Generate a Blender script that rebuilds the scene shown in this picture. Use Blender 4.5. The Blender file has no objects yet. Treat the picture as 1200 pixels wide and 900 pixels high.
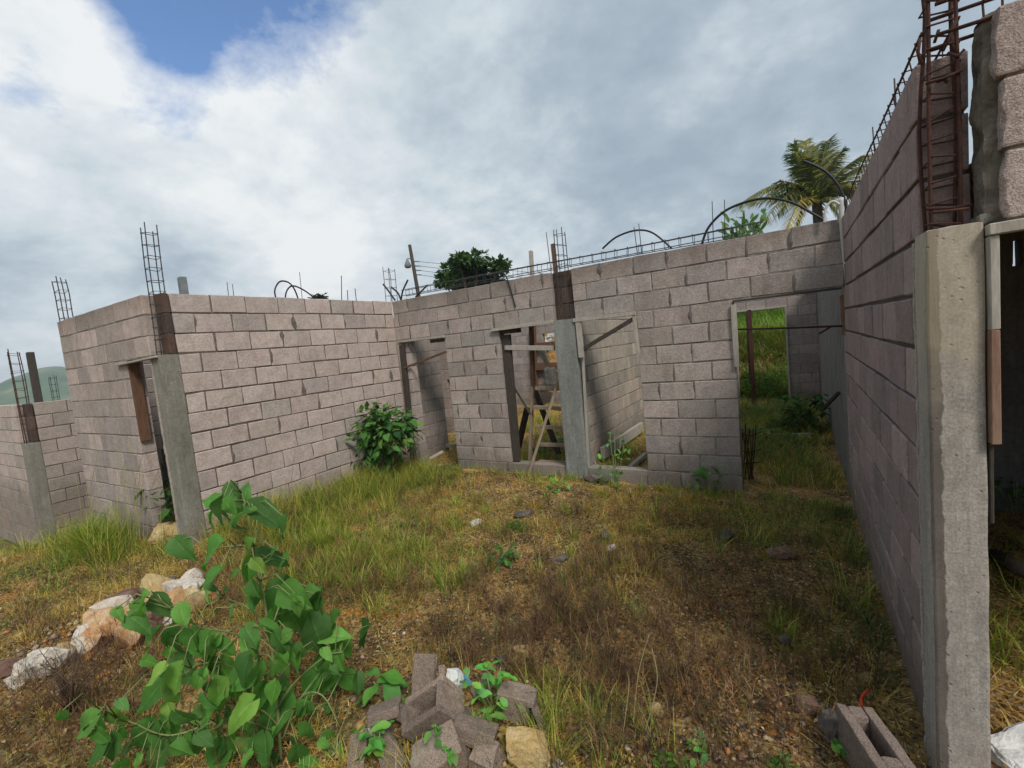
import bpy, bmesh, math, random
import numpy as np
from mathutils import Vector, Matrix, noise as mnoise, Euler

random.seed(7)
RNG = np.random.default_rng(11)
S = bpy.context.scene
COL = S.collection

# ---------------------------------------------------------------- camera
FPX = 543.9
_p, _r, _a = math.radians(-4.7366), math.radians(5.6105), math.radians(31.7)
CAMP = Vector((0, 0, 1.742))
_f = Vector((0, math.cos(_p), math.sin(_p)))
_rt0 = Vector((1, 0, 0)); _up0 = Vector((0, -math.sin(_p), math.cos(_p)))
_rt = math.cos(_r) * _rt0 - math.sin(_r) * _up0
_up = math.cos(_r) * _up0 + math.sin(_r) * _rt0
_R = Matrix.Rotation(_a, 3, 'Z')
CR, CU, CF = _R @ _rt, _R @ _up, _R @ _f
cam_data = bpy.data.cameras.new('camera')
cam = bpy.data.objects.new('camera', cam_data)
COL.objects.link(cam)
m3 = Matrix((CR, CU, -CF)).transposed()
cam.matrix_world = Matrix.Translation(CAMP) @ m3.to_4x4()
cam_data.sensor_width = 36.0
cam_data.lens = FPX / 1200 * 36.0
cam_data.clip_start = 0.05
cam_data.clip_end = 6000
S.camera = cam


def ray(x, y):
    return CF + CR * ((x - 600) / FPX) - CU * ((y - 450) / FPX)


def on(axis, val, x, y):
    """world point seen at photo pixel (x, y) on the plane axis = val"""
    d = ray(x, y)
    return CAMP + d * ((val - CAMP[axis]) / d[axis])


def depth_at(x, y, d):
    return CAMP + ray(x, y) * d


# ---------------------------------------------------------------- terrain height
def sstep(a, b, x):
    t = np.clip((x - a) / (b - a), 0, 1)
    return t * t * (3 - 2 * t)


def hash2(ix, iy, seed):
    n = (ix * 374761393 + iy * 668265263 + seed * 974634) & 0x7fffffff
    n = ((n ^ (n >> 13)) * 1274126177) & 0x7fffffff
    return ((n ^ (n >> 16)) & 0xffff) / 65535.0


def vnoise(x, y, seed=0):
    x = np.asarray(x, float); y = np.asarray(y, float)
    ix = np.floor(x).astype(np.int64); iy = np.floor(y).astype(np.int64)
    fx = x - ix; fy = y - iy
    fx = fx * fx * (3 - 2 * fx); fy = fy * fy * (3 - 2 * fy)
    a = hash2(ix, iy, seed); b = hash2(ix + 1, iy, seed)
    c = hash2(ix, iy + 1, seed); d = hash2(ix + 1, iy + 1, seed)
    return (a * (1 - fx) + b * fx) * (1 - fy) + (c * (1 - fx) + d * fx) * fy


def fbm(x, y, seed=0, octv=4):
    t = 0; amp = .5; f = 1
    for i in range(octv):
        t = t + amp * vnoise(x * f, y * f, seed + i * 17)
        f *= 2.03; amp *= .5
    return t / (1 - .5 ** octv)


def gh(x, y):
    x = np.asarray(x, float); y = np.asarray(y, float)
    z = 0.16 * (fbm(x * .7, y * .7, 3) - .5) * np.exp(-((y - 3) / 14) ** 2)
    near = np.exp(-((x + 2.5) / 7) ** 2 - ((y - 3) / 6) ** 2)
    z = z + near * .09 * (fbm(x * 3.3, y * 3.3, 9, 3) - .5) + near * .055 * (fbm(x * 9, y * 9, 21, 2) - .5)
    # higher strip along the left wall, slight hollow at right
    z = z + .08 * np.exp(-((x + 5.1) / .8) ** 2) * sstep(1.8, 2.6, y) * (1 - sstep(5.2, 5.5, y))
    z = z - .05 * np.exp(-((x - .2) / 1.0) ** 2)
    # earth heap that carries the stones at left
    z = z + .16 * np.exp(-(((x + 4.3) + .25 * (y - 1.1)) / .55) ** 2 - ((y - 1.1) / .8) ** 2)
    # small heap under the block rubble
    z = z + .10 * np.exp(-((x + 1.35) / .45) ** 2 - ((y - 1.52) / .38) ** 2)
    # falls to the left
    z = z - .26 * np.clip(-7.6 - x, 0, 3.2) - .10 * np.clip(-10.8 - x, 0, 300) ** .97 * (1 - .25 * sstep(30, 300, -x))
    # cut bank and hillside behind the rooms
    hillm = sstep(-16, -7, x) * (1 - sstep(1.2, 3.2, x - .12 * y))
    z = z + hillm * (1.35 * sstep(12.7, 14.2, y) + .13 * np.clip(y - 14, 0, 45) + .12 * (fbm(x * 1.3, y * 1.3, 5) - .5) * sstep(12.2, 13, y))
    r = np.sqrt(x * x + y * y)
    z = z - sstep(60, 900, r) * 14
    return z


def g1(x, y):
    return float(gh(np.array([x]), np.array([y]))[0])


# ---------------------------------------------------------------- materials
def new_mat(name):
    m = bpy.data.materials.new(name); m.use_nodes = True
    nt = m.node_tree
    for n in list(nt.nodes): nt.nodes.remove(n)
    out = nt.nodes.new('ShaderNodeOutputMaterial')
    b = nt.nodes.new('ShaderNodeBsdfPrincipled')
    nt.links.new(b.outputs[0], out.inputs[0])
    return m, nt, b, out


class NB:
    def __init__(s, nt): s.nt = nt
    def n(s, t, **k):
        o = s.nt.nodes.new(t)
        for a, v in k.items(): setattr(o, a, v)
        return o
    def l(s, a, b): s.nt.links.new(a, b)
    def coord(s, scale=(1, 1, 1)):
        t = s.n('ShaderNodeNewGeometry')
        mp = s.n('ShaderNodeMapping'); mp.inputs['Scale'].default_value = scale
        s.l(t.outputs['Position'], mp.inputs[0]); return mp.outputs[0]
    def ocoord(s, scale=(1, 1, 1)):
        t = s.n('ShaderNodeTexCoord')
        mp = s.n('ShaderNodeMapping'); mp.inputs['Scale'].default_value = scale
        s.l(t.outputs['Object'], mp.inputs[0]); return mp.outputs[0]
    def noise(s, vec, scale, detail=4, rough=.6, dist=0):
        n = s.n('ShaderNodeTexNoise'); n.inputs['Scale'].default_value = scale
        n.inputs['Detail'].default_value = detail; n.inputs['Roughness'].default_value = rough
        n.inputs['Distortion'].default_value = dist
        s.l(vec, n.inputs['Vector']); return n.outputs['Fac']
    def ramp(s, fac, pts):
        r = s.n('ShaderNodeValToRGB'); e = r.color_ramp.elements
        while len(e) < len(pts): e.new(.5)
        for i, (p, c) in enumerate(pts):
            e[i].position = p; e[i].color = (*c, 1) if len(c) == 3 else c
        s.l(fac, r.inputs[0]); return r.outputs[0]
    def mrange(s, fac, a, b, c=0., d=1.):
        r = s.n('ShaderNodeMapRange'); s.l(fac, r.inputs[0])
        for i, v in enumerate((a, b, c, d)): r.inputs[i + 1].default_value = v
        return r.outputs[0]
    def mix(s, fac, a, b, mode='MIX'):
        m = s.n('ShaderNodeMix', data_type='RGBA', blend_type=mode)
        for sock, v in ((m.inputs[0], fac), (m.inputs[6], a), (m.inputs[7], b)):
            if isinstance(v, (int, float)): sock.default_value = v
            elif isinstance(v, tuple): sock.default_value = (*v, 1)
            else: s.l(v, sock)
        return m.outputs[2]
    def math(s, op, a, b=0.):
        m = s.n('ShaderNodeMath', operation=op)
        for i, v in enumerate((a, b)):
            if isinstance(v, (int, float)): m.inputs[i].default_value = v
            else: s.l(v, m.inputs[i])
        return m.outputs[0]
    def attr(s, name='Col'):
        a = s.n('ShaderNodeAttribute'); a.attribute_name = name; return a.outputs['Color']
    def bump(s, h, bsdf, strength=.5, dist=.01):
        b = s.n('ShaderNodeBump'); b.inputs['Strength'].default_value = strength
        b.inputs['Distance'].default_value = dist
        s.l(h, b.inputs['Height']); s.l(b.outputs[0], bsdf.inputs['Normal'])


def mat_block(name, stain=(.07, .055, .045), stain_amt=.5, grain=.55, scale=1.0, mul=(1, 1, 1), blot=.5, lime=.35, top=0., mud=.5):
    m, nt, b, o = new_mat(name); k = NB(nt)
    v = k.coord()
    col = k.attr()
    n1 = k.noise(v, 170, 3, .7)
    col = k.mix(grain, col, k.ramp(n1, [(.3, (.22, .2, .19)), (.5, (.5, .5, .5)), (.72, (.85, .83, .8))]), 'OVERLAY')
    nm = k.noise(v, 42, 4, .75)
    col = k.mix(.42, col, k.ramp(nm, [(.3, (.25, .24, .23)), (.5, (.5, .5, .5)), (.72, (.74, .73, .72))]), 'OVERLAY')
    n2 = k.noise(v, 9, 5, .65)
    col = k.mix(.55, col, k.ramp(n2, [(.3, (.36, .35, .34)), (.55, (.52, .51, .5)), (.75, (.6, .6, .6))]), 'OVERLAY')
    vs = k.coord((2.6, 2.6, .55))
    n3 = k.noise(vs, 2.2, 6, .7, .4)
    f3 = k.math('MULTIPLY', k.mrange(n3, .5, .72), stain_amt)
    col = k.mix(f3, col, k.mix(.5, col, stain))
    n5 = k.noise(v, 5.5, 6, .75, .8)
    f5 = k.math('MULTIPLY', k.mrange(n5, .54, .70), blot)
    col = k.mix(f5, col, k.mix(.45, col, (.09, .085, .07)))
    # pale lime bloom
    n6 = k.noise(v, 3.1, 5, .7, .5)
    f6 = k.math('MULTIPLY', k.mrange(n6, .6, .78), lime)
    col = k.mix(f6, col, (.42, .39, .36))
    # mud splashed and green film on the lowest courses
    spb = k.n('ShaderNodeSeparateXYZ'); k.l(v, spb.inputs[0])
    bz = k.math('SUBTRACT', spb.outputs[2], k.math('MULTIPLY', k.noise(v, 5., 6, .75), .75))
    col = k.mix(k.math('MULTIPLY', k.mrange(bz, .06, -.30), mud), col, k.mix(k.mrange(k.noise(v, 3, 3), .4, .6), (.12, .085, .05), (.085, .085, .055)))
    if top:   # brown weathering creeping down from the open wall top
        sp = k.n('ShaderNodeSeparateXYZ'); k.l(v, sp.inputs[0])
        tz = k.math('ADD', sp.outputs[2], k.math('MULTIPLY', k.noise(k.coord((3, 3, .8)), 2.5, 5, .7), .42))
        col = k.mix(k.math('MULTIPLY', k.mrange(tz, 2.52, 2.85), top), col, k.mix(.6, col, (.10, .07, .05)))
    if mul != (1, 1, 1): col = k.mix(1., col, mul, 'MULTIPLY')
    k.l(col, b.inputs['Base Color'])
    b.inputs['Roughness'].default_value = .95; b.inputs['Specular IOR Level'].default_value = .15
    h = k.math('ADD', k.math('MULTIPLY', n1, .6), k.math('MULTIPLY', nm, 1.0))
    k.bump(h, b, .9, .008)
    return m


def mat_concrete(name, c1, c2, stain=(.09, .085, .075), sscale=3., stretch=(1, 1, .35), pits=True, damp=None):
    m, nt, b, o = new_mat(name); k = NB(nt)
    v = k.coord()
    vs = k.coord(stretch)
    col = k.mix(k.mrange(k.noise(vs, sscale, 6, .65, .3), .3, .7), c1, c2)
    n = k.noise(v, 120, 3, .7)
    col = k.mix(.6, col, k.ramp(n, [(.3, (.25, .25, .25)), (.7, (.75, .75, .75))]), 'OVERLAY')
    col = k.mix(.5, col, k.ramp(k.noise(v, 26, 5, .75), [(.3, (.3, .3, .3)), (.7, (.68, .68, .67))]), 'OVERLAY')
    f = k.math('MULTIPLY', k.mrange(k.noise(vs, sscale * 2.7, 6, .7, .6), .55, .72), .6)
    col = k.mix(f, col, stain)
    # board lines left by the formwork
    wl = k.noise(k.coord((60, 60, 1.2)), 1., 3, .6)
    col = k.mix(.25, col, k.ramp(wl, [(.35, (.35, .35, .35)), (.65, (.62, .62, .62))]), 'OVERLAY')
    h = k.math('ADD', k.math('MULTIPLY', n, .25), k.math('MULTIPLY', wl, .4))
    if pits:
        vo = k.n('ShaderNodeTexVoronoi'); vo.inputs['Scale'].default_value = 38; k.l(v, vo.inputs['Vector'])
        pit = k.math('MULTIPLY', k.mrange(vo.outputs['Distance'], .0, .22, 1, 0), k.mrange(k.noise(v, 16, 2), .52, .6))
        col = k.mix(k.math('MULTIPLY', pit, .75), col, (.05, .047, .043))
        h = k.math('SUBTRACT', h, pit)
    if damp:   # scalloped damp stain that has crept in from the left edge
        sp = k.n('ShaderNodeSeparateXYZ'); k.l(v, sp.inputs[0])
        cz = k.n('ShaderNodeCombineXYZ'); k.l(sp.outputs[2], cz.inputs[2])
        w1 = k.noise(cz.outputs[0], 6., 4, .6); w2 = k.noise(v, 45, 3, .6)
        edge = k.math('ADD', k.math('MULTIPLY', w1, .058), k.math('MULTIPLY', w2, .008))
        fs = k.mrange(k.math('SUBTRACT', sp.outputs[0], k.math('ADD', edge, damp)), -.002, .002, 1, 0)
        fs = k.math('MULTIPLY', fs, k.mrange(sp.outputs[1], 2.104, 2.110, 1, 0))
        col = k.mix(k.math('MULTIPLY', fs, .8), col, k.mix(k.mrange(k.noise(v, 12, 4), .3, .7), (.06, .048, .041), (.10, .082, .068)))
        # bigger stain tone towards the older upper pour: yellowish lime crust with its own patchy edge
        cr = k.mrange(k.math('ADD', sp.outputs[2], k.math('MULTIPLY', k.noise(v, 7, 5), .8)), 1.75, 2.1)
        col = k.mix(k.math('MULTIPLY', cr, .38), col, (.46, .38, .26))
    k.l(col, b.inputs['Base Color']); b.inputs['Roughness'].default_value = .9
    b.inputs['Specular IOR Level'].default_value = .2
    k.bump(h, b, .5, .006)
    return m


def mat_simple(name, c1, c2, scale=8, rough=.8, stretch=(1, 1, 1), bump=.3, bd=.005, metal=0., spec=.3, obj=False, detail=5):
    m, nt, b, o = new_mat(name); k = NB(nt)
    v = k.ocoord(stretch) if obj else k.coord(stretch)
    n = k.noise(v, scale, detail, .65, .2)
    k.l(k.mix(k.mrange(n, .3, .7), c1, c2), b.inputs['Base Color'])
    b.inputs['Roughness'].default_value = rough; b.inputs['Metallic'].default_value = metal
    b.inputs['Specular IOR Level'].default_value = spec
    if bump: k.bump(n, b, bump, bd)
    return m


def mat_leaf(name, trans=.35, rough=.55, vein=False):
    m, nt, b, o = new_mat(name); k = NB(nt)
    col = k.attr()
    n = k.noise(k.coord(), 30, 3)
    col = k.mix(.45, col, k.ramp(n, [(.3, (.36, .36, .36)), (.7, (.62, .62, .6))]), 'OVERLAY')
    k.l(col, b.inputs['Base Color']); b.inputs['Roughness'].default_value = rough
    b.inputs['Specular IOR Level'].default_value = .3
    t = k.n('ShaderNodeBsdfTranslucent'); k.l(k.mix(1., col, (1.15, 1.25, .7), 'MULTIPLY'), t.inputs[0])
    ms = k.n('ShaderNodeMixShader'); ms.inputs[0].default_value = trans
    k.l(b.outputs[0], ms.inputs[1]); k.l(t.outputs[0], ms.inputs[2]); k.l(ms.outputs[0], o.inputs[0])
    return m


def mat_rock(name, cols, scale=6, seed=0.):
    m, nt, b, o = new_mat(name); k = NB(nt)
    tc = k.n('ShaderNodeNewGeometry'); ad = k.n('ShaderNodeVectorMath', operation='ADD')
    ad.inputs[1].default_value = (seed, seed * 1.7, -seed); k.l(tc.outputs['Position'], ad.inputs[0])
    v = ad.outputs[0]
    n = k.noise(v, scale, 8, .7, .6)
    pts = [(.28 + .45 * i / (len(cols) - 1), c) for i, c in enumerate(cols)]
    col = k.ramp(n, pts)
    g = k.noise(v, scale * 14, 4, .7)
    col = k.mix(.5, col, k.ramp(g, [(.3, (.25, .24, .22)), (.7, (.7, .7, .7))]), 'OVERLAY')
    k.l(col, b.inputs['Base Color']); b.inputs['Roughness'].default_value = .92; b.inputs['Specular IOR Level'].default_value = .2
    h = k.math('ADD', n, k.math('MULTIPLY', g, .4)); k.bump(h, b, .9, .02)
    return m


def mat_ground():
    m, nt, b, o = new_mat('earth'); k = NB(nt)
    v = k.coord()
    n1 = k.noise(v, .9, 7, .68, .5)
    n2 = k.noise(v, 4.5, 7, .7, .3)
    n3 = k.noise(v, 60, 5, .8)
    vo = k.n('ShaderNodeTexVoronoi'); vo.inputs['Scale'].default_value = 70; k.l(v, vo.inputs['Vector'])
    grit = k.n('ShaderNodeSeparateColor'); k.l(vo.outputs['Color'], grit.inputs[0])
    n4 = k.noise(v, 1.7, 6, .7, .4)
    col = k.ramp(n2, [(.3, (.06, .038, .02)), (.42, (.20, .12, .045)), (.53, (.38, .23, .075)), (.68, (.52, .37, .16))])
    dark = k.mrange(n1, .42, .56)
    col = k.mix(k.math('MULTIPLY', dark, .62), col, k.ramp(n2, [(.3, (.025, .02, .014)), (.6, (.07, .045, .026)), (.75, (.15, .10, .06))]))
    col = k.mix(k.math('MULTIPLY', k.mrange(n4, .53, .66), .75), col, (.50, .21, .045))
    moss = k.mrange(k.noise(v, 2.4, 6, .7), .53, .66)
    col = k.mix(k.math('MULTIPLY', moss, .45), col, (.075, .09, .022))
    col = k.mix(.75, col, k.ramp(n3, [(.28, (.15, .14, .13)), (.5, (.5, .5, .5)), (.72, (.85, .83, .8))]), 'OVERLAY')
    col = k.mix(k.math('MULTIPLY', k.mrange(grit.outputs[0], .72, .8), .55), col, (.50, .38, .22))
    col = k.mix(k.math('MULTIPLY', k.mrange(grit.outputs[1], .70, .8), .6), col, (.035, .025, .018))
    # far ground turns into pasture
    sep = k.n('ShaderNodeSeparateXYZ'); k.l(v, sep.inputs[0])
    far = k.mrange(sep.outputs[1], 13.6, 15.0)
    left = k.mrange(k.math('MULTIPLY', sep.outputs[0], -1.), 9., 16.)
    pas = k.ramp(k.noise(v, 1.1, 6, .7), [(.3, (.055, .085, .018)), (.5, (.11, .15, .028)), (.7, (.21, .22, .055))])
    col = k.mix(k.math('MAXIMUM', far, left), col, pas)
    k.l(col, b.inputs['Base Color']); b.inputs['Roughness'].default_value = 1; b.inputs['Specular IOR Level'].default_value = .1
    h = k.math('ADD', k.math('MULTIPLY', n3, .5), n2); k.bump(h, b, 1., .03)
    return m


M = {}
M['blockA'] = mat_block('block_pale', stain_amt=.25, blot=.25)
M['blockB'] = mat_block('block_weathered', stain_amt=.6, blot=.4, top=.8)
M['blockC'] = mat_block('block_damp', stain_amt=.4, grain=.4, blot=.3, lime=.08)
M['rubble'] = mat_block('block_rubble', stain_amt=.4, grain=.85, blot=.5, mud=.12)
M['mortarA'] = mat_simple('mortar_dark', (.08, .064, .053), (.20, .17, .145), 17, .95, bump=.6)
M['mortarB'] = mat_simple('mortar_grey', (.10, .088, .076), (.29, .26, .235), 11, .95, bump=.8, bd=.01)
M['mortarS'] = mat_simple('mortar_stain', (.08, .068, .058), (.16, .14, .122), 22, .95, bump=.6)
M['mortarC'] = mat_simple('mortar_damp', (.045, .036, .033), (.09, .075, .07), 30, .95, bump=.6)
M['concrete'] = mat_concrete('concrete_raw', (.37, .33, .28), (.26, .235, .205), (.17, .15, .125), 3.2)
M['concreteN'] = mat_concrete('concrete_near', (.36, .325, .285), (.24, .222, .20), (.15, .135, .12), 3.2, damp=.384)
M['concreteL'] = mat_concrete('concrete_mossy', (.25, .235, .20), (.16, .15, .125), (.10, .09, .07), 4)
M['concreteM'] = mat_concrete('concrete_green_grey', (.265, .27, .25), (.155, .162, .15), (.10, .10, .085), 3.5, pits=False)
M['concreteD'] = mat_concrete('concrete_dark_shade', (.13, .125, .115), (.07, .068, .062), (.17, .165, .15), 3, pits=False)  # dark tone puts room shade into the walls' colour; also colours the grey sheet
M['plaster'] = mat_concrete('plaster_damp', (.20, .19, .18), (.13, .125, .115), (.05, .055, .05), 2.4, pits=False)
M['wood_grey'] = mat_simple('wood_weathered', (.24, .215, .18), (.42, .385, .335), 7, .9, (8, 8, 1.3), .5)
M['wood_tan'] = mat_simple('wood_tan', (.17, .125, .085), (.31, .245, .175), 7, .9, (8, 8, 1.3), .5)
M['wood_brown'] = mat_simple('wood_stained', (.075, .04, .024), (.16, .085, .05), 7, .85, (8, 8, 1.3), .5)
M['wood_red'] = mat_simple('wood_red_brown', (.15, .085, .055), (.27, .17, .12), 7, .85, (8, 8, 1.3), .5)
M['wood_dark'] = mat_simple('wood_rotten', (.028, .024, .02), (.075, .06, .048), 9, .9, (8, 8, 1.3), .5)
M['rust'] = mat_simple('rusty_steel', (.038, .018, .014), (.095, .040, .028), 60, .85, bump=.4, bd=.002, metal=.2)
M['steel'] = mat_simple('grey_steel_bar', (.045, .045, .05), (.085, .08, .08), 60, .7, bump=.3, bd=.002, metal=.4)
M['plastic'] = mat_simple('black_conduit', (.012, .013, .016), (.02, .02, .024), 20, .45, bump=0)
M['pvc'] = mat_simple('grey_white_pipe', (.38, .37, .36), (.52, .5, .48), 15, .5, bump=0)
M['pipe_grey'] = mat_simple('grey_post', (.12, .14, .145), (.2, .22, .22), 12, .8, bump=.2)
M['grass'] = mat_leaf('grass_blade', .3, .7)
M['leaf'] = mat_leaf('broad_leaf', .38, .72)
M['stem'] = mat_simple('green_stem', (.13, .19, .055), (.22, .24, .10), 25, .6, bump=.1)
M['stem_brown'] = mat_simple('brown_stem', (.06, .04, .03), (.13, .085, .055), 25, .9, bump=.2)
M['bark'] = mat_simple('bark', (.06, .045, .035), (.14, .11, .085), 12, .95, (4, 4, 1), .7)
M['rockO'] = mat_rock('stone_orange', [(.15, .07, .03), (.42, .20, .08), (.55, .38, .22), (.62, .52, .42)], 7)
M['rockW'] = mat_rock('stone_white', [(.30, .25, .19), (.52, .46, .38), (.62, .57, .50), (.70, .67, .62)], 6, 3)
M['rockY'] = mat_rock('stone_yellow', [(.20, .12, .05), (.42, .28, .11), (.52, .40, .21), (.60, .52, .36)], 8, 5)
M['rockG'] = mat_rock('stone_grey', [(.055, .045, .04), (.105, .088, .078), (.16, .138, .122), (.22, .195, .175)], 9, 7)
M['rockR'] = mat_rock('stone_red', [(.07, .042, .034), (.15, .085, .065), (.22, .14, .11), (.28, .21, .17)], 8, 9)
M['pebble'] = mat_leaf('pebble', 0., .9)
M['bag'] = mat_simple('white_plastic_bag', (.55, .57, .55), (.80, .82, .78), 9, .45, bump=.4, bd=.01)
M['bagblue'] = mat_simple('teal_bag_print', (.05, .17, .22), (.12, .26, .30), 9, .5, bump=.3)
M['lamp'] = mat_simple('lamp_housing', (.12, .13, .14), (.2, .21, .22), 9, .5, bump=0)
M['tin'] = mat_simple('rusty_tin', (.04, .022, .016), (.10, .05, .035), 3, .8, bump=.2, metal=.2)
M['sack'] = mat_simple('hardened_cement', (.42, .42, .41), (.66, .66, .64), 14, .95, bump=.7, bd=.02)
M['earth'] = mat_ground()


# ---------------------------------------------------------------- mesh helpers
class MB:
    """collects shapes with a colour and a material slot, built as ONE mesh object"""
    def __init__(s):
        s.v = []; s.f = []; s.c = []; s.mi = []; s.n = 0; s.smooth = []
    def add(s, verts, faces, col=(.5, .5, .5), mi=0, smooth=False):
        o = s.n
        s.v.extend([tuple(p) for p in verts]); s.n += len(verts)
        for f in faces:
            s.f.append([i + o for i in f]); s.c.append(col); s.mi.append(mi); s.smooth.append(smooth)
    def box(s, c, size, rot=None, ch=0., jit=0., col=(.5, .5, .5), mi=0):
        hx, hy, hz = [d / 2 for d in size]
        R = rot if rot is not None else Matrix.Identity(3)
        c = Vector(c)
        if ch <= 0:
            P = [Vector((sx * hx, sy * hy, sz * hz)) for sx in (-1, 1) for sy in (-1, 1) for sz in (-1, 1)]
            if jit: P = [p + Vector([random.uniform(-jit, jit) for _ in range(3)]) for p in P]
            F = [(0, 1, 3, 2), (4, 6, 7, 5), (0, 4, 5, 1), (2, 3, 7, 6), (0, 2, 6, 4), (1, 5, 7, 3)]
            s.add([c + R @ p for p in P], F, col, mi); return
        ch = min(ch, hx * .45, hy * .45, hz * .45)
        P = []; idx = {}
        for sx in (-1, 1):
            for sy in (-1, 1):
                for sz in (-1, 1):
                    j = Vector([random.uniform(-jit, jit) for _ in range(3)]) if jit else Vector()
                    for ax in range(3):
                        q = Vector((sx * (hx - (ch if ax != 0 else 0)), sy * (hy - (ch if ax != 1 else 0)), sz * (hz - (ch if ax != 2 else 0))))
                        idx[(sx, sy, sz, ax)] = len(P); P.append(q + j)
        F = []
        I = idx
        for sg in (-1, 1):
            F.append([I[(sg, a, b, 0)] for a, b in ((-1, -1), (1, -1), (1, 1), (-1, 1))][::sg])
            F.append([I[(a, sg, b, 1)] for a, b in ((-1, -1), (1, -1), (1, 1), (-1, 1))][::-sg])
            F.append([I[(a, b, sg, 2)] for a, b in ((-1, -1), (1, -1), (1, 1), (-1, 1))][::sg])
        for a in (-1, 1):
            for b in (-1, 1):
                w = a * b
                F.append([I[(a, b, -1, 0)], I[(a, b, -1, 1)], I[(a, b, 1, 1)], I[(a, b, 1, 0)]][::w])
                F.append([I[(a, -1, b, 0)], I[(a, 1, b, 0)], I[(a, 1, b, 2)], I[(a, -1, b, 2)]][::w])
                F.append([I[(-1, a, b, 1)], I[(-1, a, b, 2)], I[(1, a, b, 2)], I[(1, a, b, 1)]][::w])
        for a in (-1, 1):
            for b in (-1, 1):
                for d in (-1, 1):
                    F.append([I[(a, b, d, 0)], I[(a, b, d, 1)], I[(a, b, d, 2)]][::a * b * d])
        s.add([c + R @ p for p in P], F, col, mi)
    def bar(s, p0, p1, w, h, up=(0, 0, 1), col=(.5, .5, .5), mi=0, ch=.003):
        p0 = Vector(p0); p1 = Vector(p1); d = p1 - p0; L = d.length; d.normalize()
        u = Vector(up)
        if abs(d.dot(u)) > .97: u = Vector((1, 0, 0))
        sd = d.cross(u).normalized(); u = sd.cross(d)
        R = Matrix((d, sd, u)).transposed()
        s.box((p0 + p1) / 2, (L, w, h), R, ch, .0015, col, mi)
    def tube(s, pts, r, n=6, col=(.5, .5, .5), mi=0, cap=True, smooth=True):
        pts = [Vector(p) for p in pts]
        rs = r if isinstance(r, (list, tuple)) else [r] * len(pts)
        V = []; F = []
        prev = None
        for i, p in enumerate(pts):
            t = (pts[min(i + 1, len(pts) - 1)] - pts[max(i - 1, 0)]).normalized()
            if prev is None:
                u = Vector((0, 0, 1)) if abs(t.z) < .9 else Vector((1, 0, 0))
                a = t.cross(u).normalized()
            else:
                a = (prev - t * prev.dot(t)).normalized()
            prev = a; b = t.cross(a)
            for j in range(n):
                th = 2 * math.pi * j / n
                V.append(p + (a * math.cos(th) + b * math.sin(th)) * rs[i])
        for i in range(len(pts) - 1):
            for j in range(n):
                k2 = (j + 1) % n
                F.append((i * n + j, i * n + k2, (i + 1) * n + k2, (i + 1) * n + j))
        if cap:
            F.append(tuple(range(n))[::-1]); F.append(tuple(range((len(pts) - 1) * n, len(pts) * n)))
        s.add(V, F, col, mi, smooth)
    def build(s, name, mats, parent=None, loc=None):
        me = bpy.data.meshes.new(name)
        me.from_pydata(s.v, [], s.f)
        mats = mats if isinstance(mats, (list, tuple)) else [mats]
        for m in mats: me.materials.append(m)
        me.polygons.foreach_set('material_index', s.mi)
        me.polygons.foreach_set('use_smooth', s.smooth)
        ca = me.color_attributes.new('Col', 'FLOAT_COLOR', 'CORNER')
        lt = np.empty(len(s.f), int); me.polygons.foreach_get('loop_total', lt)
        cc = np.repeat(np.c_[np.array(s.c, float), np.ones(len(s.c))], lt, axis=0)
        ca.data.foreach_set('color', cc.ravel())
        me.update()
        return link(name, me, parent)


def link(name, me, parent=None):
    o = bpy.data.objects.new(name, me); COL.objects.link(o)
    if parent is not None:
        o.parent = parent
        o.matrix_parent_inverse = Matrix.Translation(-Vector(parent.location))
        if parent.parent is not None:
            o.matrix_parent_inverse = Matrix.Identity(4)
    return o


def tag(o, label=None, cat=None, group=None, kind=None):
    if label: o['label'] = label
    if cat: o['category'] = cat
    if group: o['group'] = group
    if kind: o['kind'] = kind
    return o


def thing(name, label, cat, loc=(0, 0, 0), group=None):
    o = bpy.data.objects.new(name, None); COL.objects.link(o)
    o.empty_display_size = .1
    o.location = loc
    return tag(o, label, cat, group, 'thing')


def fast_mesh(name, V, F4, C, mat, parent=None, smooth=False):
    """V (n,3), F4 (m,4) quads (or (m,3)), C (m,3) per-face colours"""
    me = bpy.data.meshes.new(name)
    k = F4.shape[1]
    me.vertices.add(len(V)); me.vertices.foreach_set('co', np.ascontiguousarray(V, np.float32).ravel())
    me.loops.add(F4.size); me.loops.foreach_set('vertex_index', F4.astype(np.int32).ravel())
    me.polygons.add(len(F4)); me.polygons.foreach_set('loop_start', np.arange(0, F4.size, k, dtype=np.int32))
    me.polygons.foreach_set('loop_total', np.full(len(F4), k, np.int32))
    if smooth: me.polygons.foreach_set('use_smooth', np.ones(len(F4), bool))
    me.update(calc_edges=True)
    ca = me.color_attributes.new('Col', 'FLOAT_COLOR', 'CORNER')
    cc = np.repeat(np.c_[C, np.ones(len(C))], k, axis=0).astype(np.float32)
    ca.data.foreach_set('color', cc.ravel())
    me.materials.append(mat)
    me.validate()
    return link(name, me, parent)


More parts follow.
